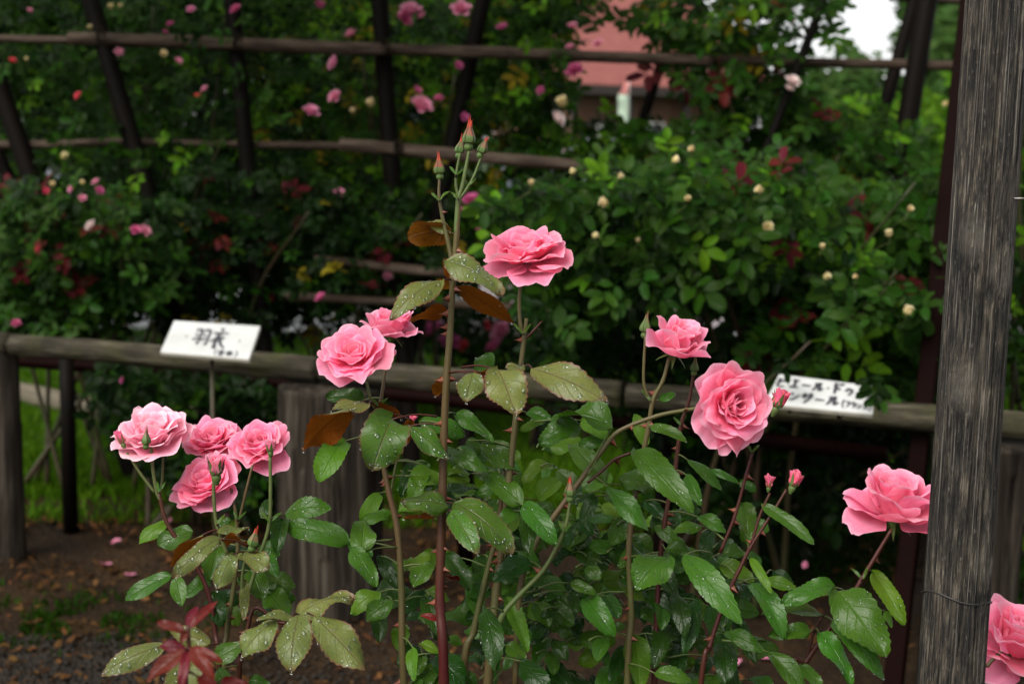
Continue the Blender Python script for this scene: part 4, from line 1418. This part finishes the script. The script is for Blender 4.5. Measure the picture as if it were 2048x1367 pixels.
bp = P(1258, 160, 30)
bn = thing('banner_flag', 'tall narrow pale green banner with a red peak on a pole by the house', 'banner', (bp.x, bp.y, 0))
vs, fs, uv = tube([(bp.x, bp.y, 0), (bp.x, bp.y, 1.5), (bp.x, bp.y, bp.z + .1)], [.018, .018, .015], 8)
mobj('pole', vs, fs, M['hwhite'], bn, uv)
V = []
n = 10
for i in range(n + 1):
    y = 190 + (248 - 190) * i / n
    for x in (1236, 1247, 1257):
        V.append(P(x, y, 29.97 + .04 * math.sin(i * .9 + x)))
FQ = []
for i in range(n):
    for j in range(2):
        k = i * 3 + j
        FQ.append((k, k + 1, k + 4, k + 3))
o = mobj('cloth', V, FQ, M['cloth'], bn)
o.modifiers.new('thick', 'SOLIDIFY').thickness = .01
o = mobj('peak', [P(1236, 190, 29.97), P(1257, 190, 29.97), P(1257, 150, 29.97), P(1252, 160, 29.97), P(1246, 176, 29.98)], [(0, 1, 4), (1, 2, 3, 4)], M['clothred'], bn)
o.modifiers.new('thick', 'SOLIDIFY').thickness = .01

def car(cx, cd_, label, flip=1):
    b = on_z(cx, 0, 0) if False else Vector((P(cx, 300, cd_).x, P(cx, 300, cd_).y, 0))
    c = thing('parked_car', label, 'car', b)
    prof = [(-2.1, .35), (-2.12, .72), (-1.75, .92), (-1.0, 1.0), (-.35, 1.46), (1.0, 1.5), (1.75, 1.05), (2.1, .95), (2.15, .4)]
    def ext(poly, w0, w1, mat, nm, par, zof=0):
        V = [b + Vector((x * flip, -w0, z)) for x, z in poly] + [b + Vector((x * flip, w1, z)) for x, z in poly]
        n = len(poly)
        Fq = [tuple(range(n)), tuple(range(2 * n - 1, n - 1, -1))] + [(i, i + n, (i + 1) % n + n, (i + 1) % n) for i in range(n)]
        o = mobj(nm, V, Fq, mat, par, smooth=False)
        return o
    body = ext(prof, .82, .82, M['car'], 'body', c)
    bv = body.modifiers.new('soft_edge', 'BEVEL')
    bv.width, bv.segments = .06, 3
    ext([(-.85, 1.0), (-.3, 1.40), (.28, 1.42), (.28, 1.0)], .835, -.80, M['hglass'], 'window', body)
    ext([(.38, 1.0), (.38, 1.42), (.98, 1.42), (1.5, 1.05)], .835, -.80, M['hglass'], 'window', body)
    for x in (-1.35, 1.35):
        vs, fs = lathe(b + Vector((x * flip, -.7, .31)), (0, -1, 0), [(0, 0), (.31, 0), (.31, .16), (.2, .18), (0, .17)], 20)
        wh_ = mobj('wheel', vs, fs, M['tyre'], c)
        vs, fs = lathe(b + Vector((x * flip, -.87, .31)), (0, -1, 0), [(.2, 0), (.19, .02), (.05, .03), (0, .03)], 20)
        mobj('rim', vs, fs, M['nail'], wh_)
    vs, fs = lathe(b + Vector((-2.08 * flip, -.6, .72)), (-flip, 0, 0), [(.0, 0), (.12, 0), (.1, .06), (0, .08)], 12)
    mobj('headlight', vs, fs, M['hwhite'], c)
car(1210, 25, 'silver blue car parked before the red roofed house')
car(150, 21, 'silver blue car parked on the path behind the small flowered climbing rose', -1)

def tree(label, x, y, d, rad, h, seed, n, mat, name='broad_tree', group=None, flat=1.0):
    rng = random.Random(seed)
    c = P(x, y, d)
    b = Vector((c.x, c.y, 0))
    t = thing(name, label, 'tree', b, group)
    pts = [b + Vector((0, 0, -.1)), b + Vector((rng.uniform(-.3, .3), 0, h * .3)), b + Vector((rng.uniform(-.4, .4), 0, h * .62)), b + Vector((0, 0, h * .9))]
    pts = [Vector(p) for p in catmull(pts, 10)]
    vs, fs, uv = tube(pts, [rad * .085 * (1 - .8 * i / 10) for i in range(11)], 9, .12, seed)
    mobj('trunk', vs, fs, M['cane_brown'], t, uv)
    cen = []
    for k in range(16):
        v = Vector((rng.gauss(0, 1), rng.gauss(0, 1), rng.gauss(0, 1))).normalized() * (rng.random() ** .45)
        cen.append((b + Vector((0, 0, h * .62)) + Vector((v.x * rad * .8, v.y * rad * .8, v.z * h * .36 * flat)), rad * rng.uniform(.25, .45)))
    for cc, rr in cen[:7]:
        s = pts[rng.randint(4, 8)]
        vs, fs, uv = tube([s, s.lerp(cc, .5) + Vector((0, 0, .15)), cc], [rad * .03, rad * .02, rad * .006], 5)
        mobj('limb', vs, fs, M['cane_brown'], t, uv)
    V, Fq, U = [], [], []
    lf = rad * .05 + .02
    for _ in range(n):
        cc, rr = rng.choice(cen)
        v = Vector((rng.gauss(0, 1), rng.gauss(0, 1), rng.gauss(0, 1))).normalized() * rr * (rng.random() ** .3)
        p = cc + v
        m = leaf_rot(rng)
        l = lf * rng.uniform(.6, 1.4)
        o = len(V)
        V += [p + m @ Vector(q) for q in ((-l * .45, 0, 0), (0, -l, 0), (l * .45, 0, .1 * l), (0, l, -.25 * l))]
        U += [(0, .5), (.5, 0), (1, .5), (.5, 1)]
        Fq.append((o, o + 1, o + 2, o + 3))
    o = mobj('crown', V, Fq, mat, t, U)
    o['kind'] = 'stuff'
    return t

tg = 'trees standing beyond the path'
for i, (x, y, d, rad, h, lab) in enumerate([
        (-120, 100, 19, 3.6, 7.5, 'broad dark tree behind the small flowered climbing rose, beside the parked car'),
        (330, 80, 22, 4.0, 8.5, 'tall dark tree behind the small flowered climbing rose'),
        (720, 60, 20, 3.6, 8.0, 'tall tree behind the large pink climbing rose'),
        (860, 60, 26, 3.2, 8.5, 'tree rising beside the gable end of the red roofed house')]):
    tree(lab, x, y, d, rad, h, 40 + i, 9000, M['tree'], group=tg)
tree('hazy green tree on the slope beyond the bright green shrub', 2160, 120, 60, 6.5, 9.0, 51, 9000, M['tree'], group=tg, flat=1.2)
tree('large pale green tree filling the gap beside the slanting poles', 1975, 170, 48, 3.8, 5.5, 52, 8000, M['tree'], group=tg)
tree('dark evergreen tree rising above the slope beside the open sky', 2010, 60, 75, 6.0, 11.5, 53, 7000, M['bgd'], group=tg)
tree('small tree between the house and the pale green tree', 1690, 190, 52, 4.0, 4.1, 54, 7000, M['tree'], group=tg)
tree('green tree beyond the wooden stake', 2200, 120, 40, 5.0, 8.0, 55, 7000, M['tree'], group=tg)

# ------------------------------------------------------------------ foreground rose bushes
GB = {  # group: (depth, ground pixel x at the foot, label)
    'l': (1.56, 470, 'rose bush bearing a cluster of pale and pink blooms beside the thick fence post'),
    'c': (1.50, 905, 'tall rose bush with a red cane topped by green buds and olive leaves'),
    'r': (1.55, 1300, 'rose bush with a large drooping bloom and two small pink buds below it'),
    'p': (1.56, 1560, 'slanting rose cane with one pink bloom partly covered by the wooden stake'),
    'e': (1.56, 1940, 'rose stem with one pink bloom on the outer side of the wooden stake'),
    's': (1.08, 372, 'short shoot of glossy dark red young rose leaves'),
}
BUSH, CPTS = {}, {}
for g, (d, gx, lab) in GB.items():
    q = P(gx, 1367, d)
    BUSH[g] = thing('rose_bush', lab, 'rose bush', (q.x, q.y, 0), 'rose bushes in the front bed')
    CPTS[g] = []

def thorn(parent, p, side, down, L):
    b = down * L * .45
    tip = p + side * L + down * L * .15
    n = side.cross(down).normalized() * L * .16
    vs = [p + b - side * L * .1, p - b - side * L * .1, p + n - side * L * .1, p - n - side * L * .1, p.lerp(tip, .55) + b * .25, p.lerp(tip, .55) - b * .15, p.lerp(tip, .55) + n * .5, p.lerp(tip, .55) - n * .5, tip]
    fs = [(0, 2, 6, 4), (2, 1, 5, 6), (1, 3, 7, 5), (3, 0, 4, 7), (4, 6, 8), (6, 5, 8), (5, 7, 8), (7, 4, 8)]
    mobj('thorn', vs, fs, M['thorn'], parent)

def cane(g, pts, r0, r1, mat, thorns=0, seed=0, ground=False, dd=0.0):
    rng = random.Random(seed + 99)
    d = GB[g][0] + dd
    q = [P(p[0], p[1], d + (p[2] if len(p) > 2 else 0)) for p in pts]
    if ground:
        b = Vector(BUSH[g].location)
        low = q[-1]
        q += [Vector((low.x * .55 + b.x * .45, low.y * .55 + b.y * .45, low.z * .5)), Vector((low.x * .2 + b.x * .8, low.y * .2 + b.y * .8, -.02))]
    n = max(8, 6 * (len(q) - 1))
    sm = [Vector(v) for v in catmull(q, n)]
    ra, rb_ = px(r0 * .9, d), px(r1 * .9, d)
    rad = [(ra + (rb_ - ra) * min(1, i / n * 1.15)) * (1 + .05 * noise.noise(Vector((i * 1.3, seed, 0)))) for i in range(n + 1)]
    # slight swelling at the nodes
    for i in range(n + 1):
        if i % 6 == 0 and 0 < i < n:
            rad[i] *= 1.12
    vs, fs, uv = tube(sm, rad, 10)
    o = mobj('cane', vs, fs, M[mat], BUSH[g], uv)
    CPTS[g] += sm
    for k in range(thorns):
        f = rng.uniform(.08, .80 if ground else .98) * n
        i = min(int(f), n - 1)
        p = sm[i].lerp(sm[i + 1], f - i)
        if p.z < .7:
            continue
        ax_ = (sm[i + 1] - sm[i]).normalized()
        a = rng.choice((0, math.pi)) + rng.uniform(-.7, .7)
        u = (RIGHT * math.cos(a) + TOCAM * math.sin(a))
        u = (u - ax_ * u.dot(ax_)).normalized()
        thorn(o, p + u * rad[i], u, ax_ if ax_.z < 0 else -ax_, rng.uniform(.006, .011))
    return o

# main red cane and the tall shoot with its buds
cane('c', [(918, 392), (913, 470), (906, 560), (899, 680), (893, 760), (888, 870), (885, 985), (882, 1100), (880, 1210), (888, 1380)], 5.5, 11.5, 'cane_main', 18, 1, True, -.03)
cane('c', [(938, 302), (931, 340), (924, 375), (917, 400), (912, 470)], 3.4, 6.0, 'cane_green', 0, 2, False, -.03)
cane('c', [(920, 306), (913, 345), (912, 370), (917, 396)], 2.6, 3.5, 'cane_green', 0, 3, False, -.03)
cane('c', [(963, 312), (948, 352), (932, 380), (919, 398)], 2.7, 3.6, 'cane_green', 0, 4, False, -.03)
cane('c', [(879, 355), (878, 390), (884, 430), (894, 475), (903, 520), (904, 560)], 2.8, 5.5, 'cane_olive', 2, 5, False, -.03)
# single tall bloom
cane('c', [(1044, 548), (1038, 600), (1041, 650), (1048, 668)], 3.4, 4.5, 'cane_olive', 0, 6, False, .02)
cane('c', [(1053, 636), (1049, 672), (1040, 745), (1029, 860), (1018, 960), (1004, 1090), (992, 1190), (975, 1380)], 4.2, 10.5, 'cane_olive', 8, 7, True, .02)
cane('c', [(1084, 642), (1066, 662), (1050, 678)], 2.2, 3.2, 'cane_red', 0, 8, False, .02)
cane('c', [(1010, 940), (995, 1060), (968, 1170), (948, 1260), (925, 1380)], 5, 9.5, 'cane_olive', 7, 9, True, .05)
# two blooms on the pale cane
cane('c', [(733, 762), (742, 800), (750, 815)], 3.2, 3.6, 'cane_green', 0, 10, False, .02)
cane('c', [(775, 700, .02), (768, 760, .01), (760, 812), (757, 850), (766, 925), (778, 985), (795, 1060), (803, 1180), (808, 1380)], 3.2, 8.5, 'cane_olive', 9, 11, True, .03)
cane('c', [(800, 890), (788, 950), (782, 990)], 2.8, 3.2, 'cane_green', 0, 12, False, .05)
# light green bud branch
cane('c', [(1140, 1003), (1133, 1045), (1120, 1080), (1086, 1140), (1040, 1188), (1004, 1232), (980, 1300)], 3.5, 6.2, 'cane_green', 1, 13, False, -.01)
# arching cane to the drooping bloom
cane('r', [(1412, 814), (1370, 820), (1312, 832), (1238, 862), (1205, 900), (1172, 945), (1110, 1030), (1070, 1090), (1040, 1180), (1030, 1380)], 4.0, 7.0, 'cane_olive', 6, 14, False, -.03)
cane('r', [(1262, 905), (1230, 918), (1205, 940), (1175, 965)], 3.0, 3.6, 'cane_red', 1, 15, False, -.03)
# half open bloom
cane('r', [(1338, 715), (1326, 760), (1306, 800), (1296, 860), (1276, 960), (1258, 1090), (1262, 1230), (1255, 1380)], 3.8, 8.0, 'cane_olive', 9, 16, True, .02)
cane('r', [(1291, 672), (1288, 720), (1288, 770), (1302, 805)], 3.0, 3.4, 'cane_olive', 0, 17, False, .02)
cane('r', [(1388, 742), (1378, 800), (1362, 850), (1350, 940), (1330, 1040), (1318, 1150), (1308, 1380)], 3.4, 7.0, 'cane_red', 8, 18, True, .05)
cane('r', [(1505, 905), (1492, 950), (1470, 1030), (1440, 1105)], 3.2, 4.0, 'cane_red', 3, 19, False, 0)
cane('r', [(1540, 985), (1520, 1030), (1502, 1090)], 2.8, 3.4, 'cane_red', 0, 20, False, -.01)
cane('r', [(1573, 978), (1545, 1025), (1503, 1090), (1478, 1140), (1450, 1200), (1420, 1290), (1400, 1380)], 3.0, 6.5, 'cane_red', 4, 21, True, -.01)
# left cluster
cane('l', [(302, 893), (306, 940), (314, 985), (322, 1000)], 4.0, 4.0, 'cane_green', 0, 22)
cane('l', [(254, 905), (280, 945), (310, 985)], 3.0, 3.4, 'cane_green', 0, 23)
cane('l', [(326, 900), (325, 950), (321, 985)], 2.6, 3.0, 'cane_green', 0, 24, False, .02)
cane('l', [(318, 985), (328, 1030), (345, 1065), (380, 1110), (415, 1180), (430, 1260), (440, 1380)], 4.0, 6.5, 'cane_red', 3, 25, True)
cane('l', [(427, 952), (428, 1000), (434, 1050), (455, 1110)], 3.8, 4.2, 'cane_green', 0, 26, False, -.03)
cane('l', [(462, 975), (472, 1030), (476, 1090), (468, 1170), (455, 1260), (450, 1380)], 3.2, 7.0, 'cane_olive', 3, 27, True, .02)
cane('l', [(505, 930), (490, 990), (476, 1050)], 2.8, 3.2, 'cane_olive', 0, 28, False, .02)
cane('l', [(540, 912), (541, 980), (538, 1050), (520, 1110), (495, 1190)], 3.6, 4.6, 'cane_green', 0, 29, False, -.01)
cane('l', [(500, 1093), (488, 1130), (484, 1170), (488, 1240)], 3.0, 3.6, 'cane_green', 0, 30, False, -.05)
cane('l', [(597, 1230), (560, 1245), (510, 1215), (490, 1290), (478, 1380)], 3.0, 6.5, 'cane_red', 2, 31, True, -.05)
# cane crossing to the stake
cane('p', [(1783, 1058), (1755, 1105), (1722, 1160), (1690, 1212), (1650, 1268), (1612, 1322), (1575, 1385)], 4.0, 7.5, 'cane_red', 4, 32, True)
cane('p', [(1645, 1232), (1628, 1262), (1612, 1320)], 2.6, 3.6, 'cane_red', 0, 33, False)
cane('e', [(2005, 1300), (1975, 1330), (1945, 1385)], 4.0, 5.5, 'cane_olive', 0, 34, True)
cane('s', [(376, 1250), (378, 1300), (374, 1345), (372, 1400)], 4.5, 6.5, 'cane_red', 0, 35, True)

# blooms: parent, centre, width, depth offset, axis (right, up, toward the camera), form, seed
def bloom(g, x, y, wd, dd, ax, typ, seed, mat='petal', **k):
    return rose(BUSH[g], x, y, wd, GB[g][0] + dd, ax, typ, seed, mat, **k)
bloom('c', 1053, 492, 172, .02, (-.10, .90, .42), 'open', 101, drops=.4)
bloom('c', 709, 704, 150, -.02, (-.08, .70, .72), 'flat', 102, drops=.15)
bloom('c', 784, 642, 122, .07, (.05, .92, .22), 'half', 103, 'petal')
bloom('l', 305, 856, 152, .02, (-.05, .88, .46), 'cup', 104, 'petal_pale', drops=.2)
bloom('l', 424, 872, 118, .09, (-.05, .85, .50), 'open', 105)
bloom('l', 518, 880, 124, .06, (-.05, .80, .60), 'cup', 106)
bloom('l', 408, 958, 138, .03, (-.30, .72, .62), 'open', 107)
bloom('l', 432, 918, 74, -.05, (.02, .97, .20), 'bud', 108)
bloom('l', 541, 884, 44, -.03, (.02, .98, .15), 'bud', 109)
bloom('l', 240, 868, 40, .0, (-.30, .95, .0), 'tight', 110, 'petal_deep')
bloom('r', 1360, 676, 142, .02, (.30, .84, .40), 'half', 111, drops=.15)
bloom('r', 1474, 810, 166, -.04, (.42, .06, .90), 'cup', 112, drops=.3)
bloom('r', 1562, 788, 66, .05, (.35, .93, .05), 'bud', 113, 'petal_deep')
bloom('r', 1540, 957, 36, -.01, (.12, .98, .1), 'tight', 114, 'petal_deep')
bloom('r', 1593, 949, 56, -.01, (.30, .95, .1), 'bud', 115, 'petal_deep')
bloom('p', 1795, 990, 190, .02, (.12, .88, .38), 'halfd', 116, drops=.5)
bloom('e', 2042, 1262, 200, .02, (.20, .86, .44), 'halfd', 117)
bloom('c', 826, 834, 26, .16, (.2, .9, .2), 'bud', 118, 'petal_deep')
# green buds
green_bud(BUSH['c'], 938, 276, 62, 1.47, (.06, .98, .1), 121)
green_bud(BUSH['c'], 920, 298, 46, 1.48, (.22, .95, .1), 122)
green_bud(BUSH['c'], 965, 298, 48, 1.47, (.38, .92, .1), 123)
green_bud(BUSH['c'], 879, 338, 52, 1.47, (-.05, .99, .1), 124)
green_bud(BUSH['c'], 1140, 982, 52, 1.48, (.0, .99, .1), 125)
green_bud(BUSH['l'], 507, 1082, 52, 1.50, (.25, .95, .1), 126)
green_bud(BUSH['l'], 292, 880, 44, 1.49, (.05, .98, .1), 127, False)
green_bud(BUSH['r'], 1291, 655, 52, 1.58, (.12, .98, .05), 128, False)
green_bud(BUSH['r'], 1389, 735, 40, 1.60, (.1, .98, .05), 129, False)

# leaves: group, base x y, tip x y, width, style, depth offset, view ('' facing, 'f' flat, 'u' underside, 'e' edge on)
LV = []
def LL(g, s):
    for ln in s.strip().split('\n'):
        for it in ln.split(';'):
            f = it.split()
            if not f:
                continue
            LV.append((g, *(float(v) for v in f[:5]), f[5], float(f[6]) if len(f) > 6 else 0.0, f[7] if len(f) > 7 else ''))
LL('c', '''
902 462 814 474 66 U -.02 u; 904 466 822 446 22 Y -.03 f
890 522 1004 592 62 Y -.05; 905 562 890 520 26 U -.03 u; 918 572 1024 644 52 U -.02 u; 886 560 784 640 60 Y -.05; 904 570 866 566 24 U -.02 u; 896 620 822 644 32 U -.03 u
958 752 976 708 50 G .02; 986 748 948 746 20 U -.02 u; 946 748 934 802 92 Y -.05; 996 738 1032 828 98 Y -.07; 1062 736 1209 800 78 Y -.06; 1050 738 1012 732 18 Y -.03 f; 890 755 868 792 30 U .02 u
738 808 668 818 40 Y -.03 f; 700 814 598 906 74 U -.02 u; 728 800 654 796 36 D .05; 784 836 752 934 116 V -.06; 742 806 800 838 26 U .01 u; 818 850 898 918 46 V -.04; 838 842 930 872 42 G -.01; 822 838 808 890 30 U .01 u
690 880 648 958 70 L .04
910 826 986 882 36 G .0; 934 880 962 908 30 G .02; 962 884 1030 936 52 G .02; 1052 824 1106 842 30 G .03; 1160 846 1078 886 62 G .0; 1226 856 1110 842 40 G -.02 f; 1162 840 1214 874 40 L .05; 1222 880 1158 892 30 G .03; 1040 862 1092 842 22 L .04
878 965 820 950 62 L .04; 892 950 938 966 34 L .05; 832 922 806 988 38 D .06; 898 1014 803 1004 52 V -.04; 890 1030 806 1038 14 U -.03 u; 908 1006 1022 1100 72 V -.02; 902 1020 958 1096 58 V -.05; 898 908 978 942 38 G .02; 1044 1010 964 944 56 G .0
1040 1010 994 1050 38 G .02; 1052 1022 1058 1102 40 D .01; 1046 1008 1110 1082 54 G -.02; 984 920 1042 936 24 G .03; 1076 1000 1126 958 44 L .06; 1150 974 1114 944 36 G .04
722 1106 722 1044 62 G .01; 702 1098 758 1164 46 G .0; 852 930 826 1000 46 L .06; 760 985 728 1040 40 L .08; 782 1030 724 1042 30 L .08
970 1214 992 1322 56 D -.03; 1010 1190 1054 1292 38 L .03; 1062 1120 986 1158 46 D .0; 1046 1102 1082 1146 38 G .03; 966 1240 934 1166 42 G .05; 892 1110 942 1172 46 D .05; 826 1293 832 1350 30 L .0; 878 1306 836 1288 20 L .02
786 1200 732 1238 42 G .04; 760 1182 702 1226 46 L .05; 866 1130 828 1172 40 G .03; 812 1138 862 1110 32 L .06; 870 1310 932 1366 60 D .05; 1040 1320 1098 1372 56 D .0; 1012 1290 1050 1316 34 G .0
1134 1182 1052 1160 34 G .03; 1140 1165 1190 1186 26 G .05; 1132 1178 1090 1196 22 G .05; 1006 1340 1048 1290 30 G .04; 920 1160 890 1150 14 R .0 u; 880 1240 840 1230 14 R -.02
700 1086 742 1112 38 G .06; 846 1178 806 1220 40 D .08; 850 1190 880 1260 44 D .06; 760 1110 800 1170 36 D .07; 1120 1042 1098 1060 20 D .04
''')
LL('r', '''
1212 968 1144 896 56 G .0; 1238 960 1312 972 58 G .0; 1270 898 1373 1013 68 G -.03; 1214 972 1291 1056 46 G -.03; 1190 990 1162 1044 36 D .02; 1292 894 1274 830 36 L .05; 1300 854 1368 880 28 G .0; 1318 800 1352 788 20 G .03
1336 1116 1266 1172 74 G -.02; 1170 1194 1224 1260 58 G .0; 1202 1262 1252 1250 24 G .05; 1268 1268 1272 1358 66 L .06; 1308 1345 1382 1360 34 G .0
1402 1050 1342 1060 28 G .02; 1394 1032 1448 1062 32 G .02; 1374 918 1440 978 28 G .03; 1372 948 1396 1006 32 G .03; 1476 966 1420 942 18 G .03; 1480 964 1508 982 26 G .03; 1494 1088 1492 1014 58 G .03; 1522 1008 1614 1078 34 G .0
1368 1106 1462 1224 66 G -.04; 1440 1128 1502 1160 44 L .05; 1500 1114 1532 1176 24 L .0; 1526 1158 1590 1172 28 L .03; 1500 1166 1552 1264 52 G .0; 1448 1262 1524 1296 36 G -.01; 1536 1302 1602 1372 46 G -.02; 1446 1266 1440 1348 60 D .03
1350 1184 1362 1262 44 D .05; 1392 1196 1358 1290 46 D .06; 1420 1210 1424 1290 44 D .07; 1330 1098 1388 1106 30 G .04; 1310 1130 1352 1190 40 D .06; 1290 1180 1338 1240 44 D .07; 1466 1180 1436 1260 44 D .08; 1330 1240 1300 1320 46 D .07; 1470 1230 1500 1310 40 D .07; 1398 1110 1440 1150 32 D .05
1262 1080 1230 1130 36 D .06; 1240 1060 1200 1110 34 D .07; 1380 985 1360 1030 34 D .06; 1345 985 1392 1010 28 G .06; 1290 1000 1330 1050 36 D .07; 1310 1050 1356 1090 34 G .06; 1250 1290 1215 1350 40 D .06; 1360 1290 1340 1360 44 D .07; 1420 1310 1470 1370 42 D .06
''')
LL('l', '''
700 1086 564 1060 54 G .0; 568 1030 666 1014 46 G .02; 522 1036 536 1000 28 D .02; 566 1036 562 1098 44 D .03; 336 1044 284 1084 36 L .04; 386 1062 318 1088 46 G .0
406 1068 334 1138 36 U -.04 u; 440 1076 362 1146 46 Y -.07; 432 1066 492 1060 20 Y -.04 f; 446 1076 500 1088 30 U -.05 u; 466 1108 444 1170 50 Y -.08; 476 1106 544 1132 30 Y -.06 f; 490 1158 497 1230 26 Y -.05; 436 1090 430 1150 62 G .02
344 1150 253 1199 40 G -.02; 352 1153 374 1204 40 G -.02; 500 1140 530 1192 52 G .02; 536 1106 562 1146 34 G .04; 420 1196 452 1246 42 D .02; 434 1050 462 1040 22 G .0; 470 1040 452 1062 26 L .04
598 1228 708 1200 50 Y -.08 f; 628 1230 736 1330 78 Y -.10; 597 1232 594 1326 88 Y -.10; 552 1242 488 1308 64 Y -.09; 586 1232 520 1230 18 Y -.08 f
332 1290 210 1343 54 Y -.10; 420 1288 334 1262 46 Y -.10; 396 1308 352 1402 78 Y -.11; 430 1322 488 1292 44 G -.10; 434 1340 472 1372 36 G -.08; 500 1360 540 1380 30 G -.05; 548 1180 516 1140 34 G .05; 392 1120 360 1090 36 D .05; 520 1090 560 1110 36 G .04
''')
LL('p', '''
1668 1172 1562 1207 44 G -.03; 1646 1230 1522 1228 24 G -.02 f; 1622 1262 1534 1267 36 G -.02; 1674 1180 1746 1290 108 G -.05; 1664 1238 1742 1336 54 G -.03; 1638 1266 1684 1350 50 G -.03; 1744 1142 1786 1232 48 L .03; 1770 1220 1776 1250 20 L .03; 1600 1330 1636 1372 34 G .0; 1700 1200 1660 1190 24 G .02
''')
LL('s', '''
379 1296 300 1358 34 R -.01; 376 1298 372 1372 26 R -.02; 380 1296 437 1348 32 R -.01; 382 1298 452 1318 24 R .01; 372 1296 316 1292 24 R .01; 370 1262 310 1248 22 R .01; 376 1258 426 1208 22 R .01; 374 1256 392 1216 18 R .02; 372 1262 366 1282 20 R -.01; 440 1362 500 1366 20 R .02; 395 1352 440 1380 26 R .0
''')

def place_leaf(g, bx, by, tx, ty, wp, style, dd, view, idx, drops=True):
    rng = random.Random(idx * 7 + 3)
    d = GB[g][0] + dd + rng.uniform(-.012, .012)
    B = P(bx, by, d)
    dx, dy = tx - bx, by - ty
    Li = math.hypot(dx, dy)
    a = (RIGHT * dx + UPV * dy) / Li
    perp = (RIGHT * -dy + UPV * dx) / Li
    tc, up = {'': (.74, .66), 'f': (.34, .92), 'u': (-.62, .62), 'e': (.25, .95)}[view]
    N = (TOCAM * tc + Vector((0, 0, 1)) * up + RIGHT * rng.uniform(-.28, .28) + Vector((0, 0, 1)) * rng.uniform(-.12, .12)).normalized()
    vn = TOCAM.dot(N)
    k = -(a.dot(N)) / (vn if abs(vn) > .15 else math.copysign(.15, vn))
    k = max(-.95, min(.95, k))
    A = (a + TOCAM * k)
    A3 = A * px(Li, d)
    rot = basis_leaf(B, A3, N)
    comp = abs((rot @ Vector((1, 0, 0))).dot(perp))
    W = px(wp, d) / max(comp, .42)
    L = A3.length
    W = min(W, L * .95) if view != 'f' else min(W, L * .75)
    young = style in 'YVU'
    hi = wp > 34
    vs, fs, uv = leaf_geo(L, W * 1.04, rng, 22 if hi else 14, 8 if hi else 6, fold=rng.uniform(-.05, .50) if not young else rng.uniform(-.25, .2),
                          droop=rng.uniform(.3, 1.3) * (1 if view != 'u' else .6), wave=rng.uniform(.05, .16), serr=.06 if style != 'R' else .02,
                          twist=rng.uniform(-.5, .5) * .9, cup=rng.uniform(-.1, .5))
    wv = [B + rot @ Vector(v) for v in vs]
    o = mobj('leaf', wv, fs, M[style], BUSH[g], uv)
    # petiole to the nearest cane
    best = min(CPTS[g], key=lambda q: (q - B).length + (0 if q.z < B.z + .01 else .03))
    if (best - B).length > .002:
        dist = (best - B).length
        if dist > (.05 if drops else .02):
            best = B + (best - B) * ((.05 if drops else .02) / dist)
        mid = B.lerp(best, .5) + Vector((0, 0, min(.003, dist * .06)))
        pv, pf, pu = tube([Vector(q) for q in catmull([B + A3 * .02, mid, best], 5)], [.0008, .0008, .0009, .001, .0012, .0014], 5)
        mobj('petiole', pv, pf, M['cane_red' if young or style == 'R' else 'cane_green'], o, pu)
    if drops and style != 'R':
        nd = {'Y': 46, 'V': 38, 'U': 10, 'G': 30, 'L': 12, 'D': 14}[style]
        nd = int(nd * min(1.5, max(.3, Li * wp / 5200)))
        if nd:
            add_drops(o, wv, fs[2 * (8 if hi else 6):], rng, nd, .0005 if young else .0004, .0025 if young else .0019, under=(view == 'u'))
        if young and rng.random() < .5:
            p = Vector(wv[-(5 if hi else 4)])
            dv, df = drop_geo(p + Vector((0, 0, -.0012)), Vector((0, 0, -1)), .0012, 1.1)
            dv2, df2 = drop_geo(p + Vector((0, 0, -.0012)), Vector((0, 0, 1)), .0012, .7)
            mobj('hanging_drop', dv + dv2, df + [tuple(i + len(dv) for i in f) for f in df2], M['drop'], o)

for i, a in enumerate(LV):
    place_leaf(*a, i)
# leaves further back in the same bushes
rf = random.Random(77)
FILL = [('c', [(820, 900), (1060, 880), (1230, 940), (1220, 1060), (1040, 1120), (860, 1040)], 44, .06, .22), ('c', [(700, 1140), (1000, 1080), (1120, 1190), (1130, 1380), (820, 1380)], 70, .05, .22),
        ('r', [(1150, 1040), (1480, 1000), (1560, 1120), (1520, 1380), (1130, 1380)], 100, .05, .24), ('c', [(1040, 1000), (1260, 1000), (1260, 1300), (1040, 1300)], 36, .05, .2), ('l', [(400, 1060), (560, 1080), (560, 1240), (420, 1260)], 12, .05, .16)]
idx = 1000
for g, poly, n, da, db in FILL:
    for _ in range(n):
        x, y = sample_poly(rf, poly)
        an = rf.uniform(0, 6.28)
        L = rf.uniform(46, 78)
        place_leaf(g, x, y, x + math.cos(an) * L, y + abs(math.sin(an)) * L * .8 - 8, L * rf.uniform(.5, .72), rf.choice('GGGDDL'), rf.uniform(da, db), rf.choice(('', '', 'f')), idx, False)
        idx += 1
# stipules where the flower stalks part
for g, x, y, dd in [('c', 916, 398, -.03), ('c', 912, 350, -.03), ('c', 938, 372, -.03), ('c', 878, 402, -.03), ('c', 1046, 668, .02), ('c', 757, 812, .02), ('c', 1128, 1065, -.01), ('l', 318, 985, 0), ('l', 436, 1048, -.03), ('l', 540, 1045, -.01),
                    ('l', 474, 1040, .02), ('r', 1302, 802, .02), ('r', 1504, 905, 0), ('r', 1502, 1088, -.01), ('p', 1726, 1158, 0), ('r', 1362, 850, .05)]:
    for sg in (-1, 1):
        a = math.pi / 2 - sg * rf.uniform(.4, .9)
        L = rf.uniform(20, 32)
        place_leaf(g, x, y, x + math.cos(a) * L, y - math.sin(a) * L, 7, 'V', dd - .005, '', idx, False)
        idx += 1
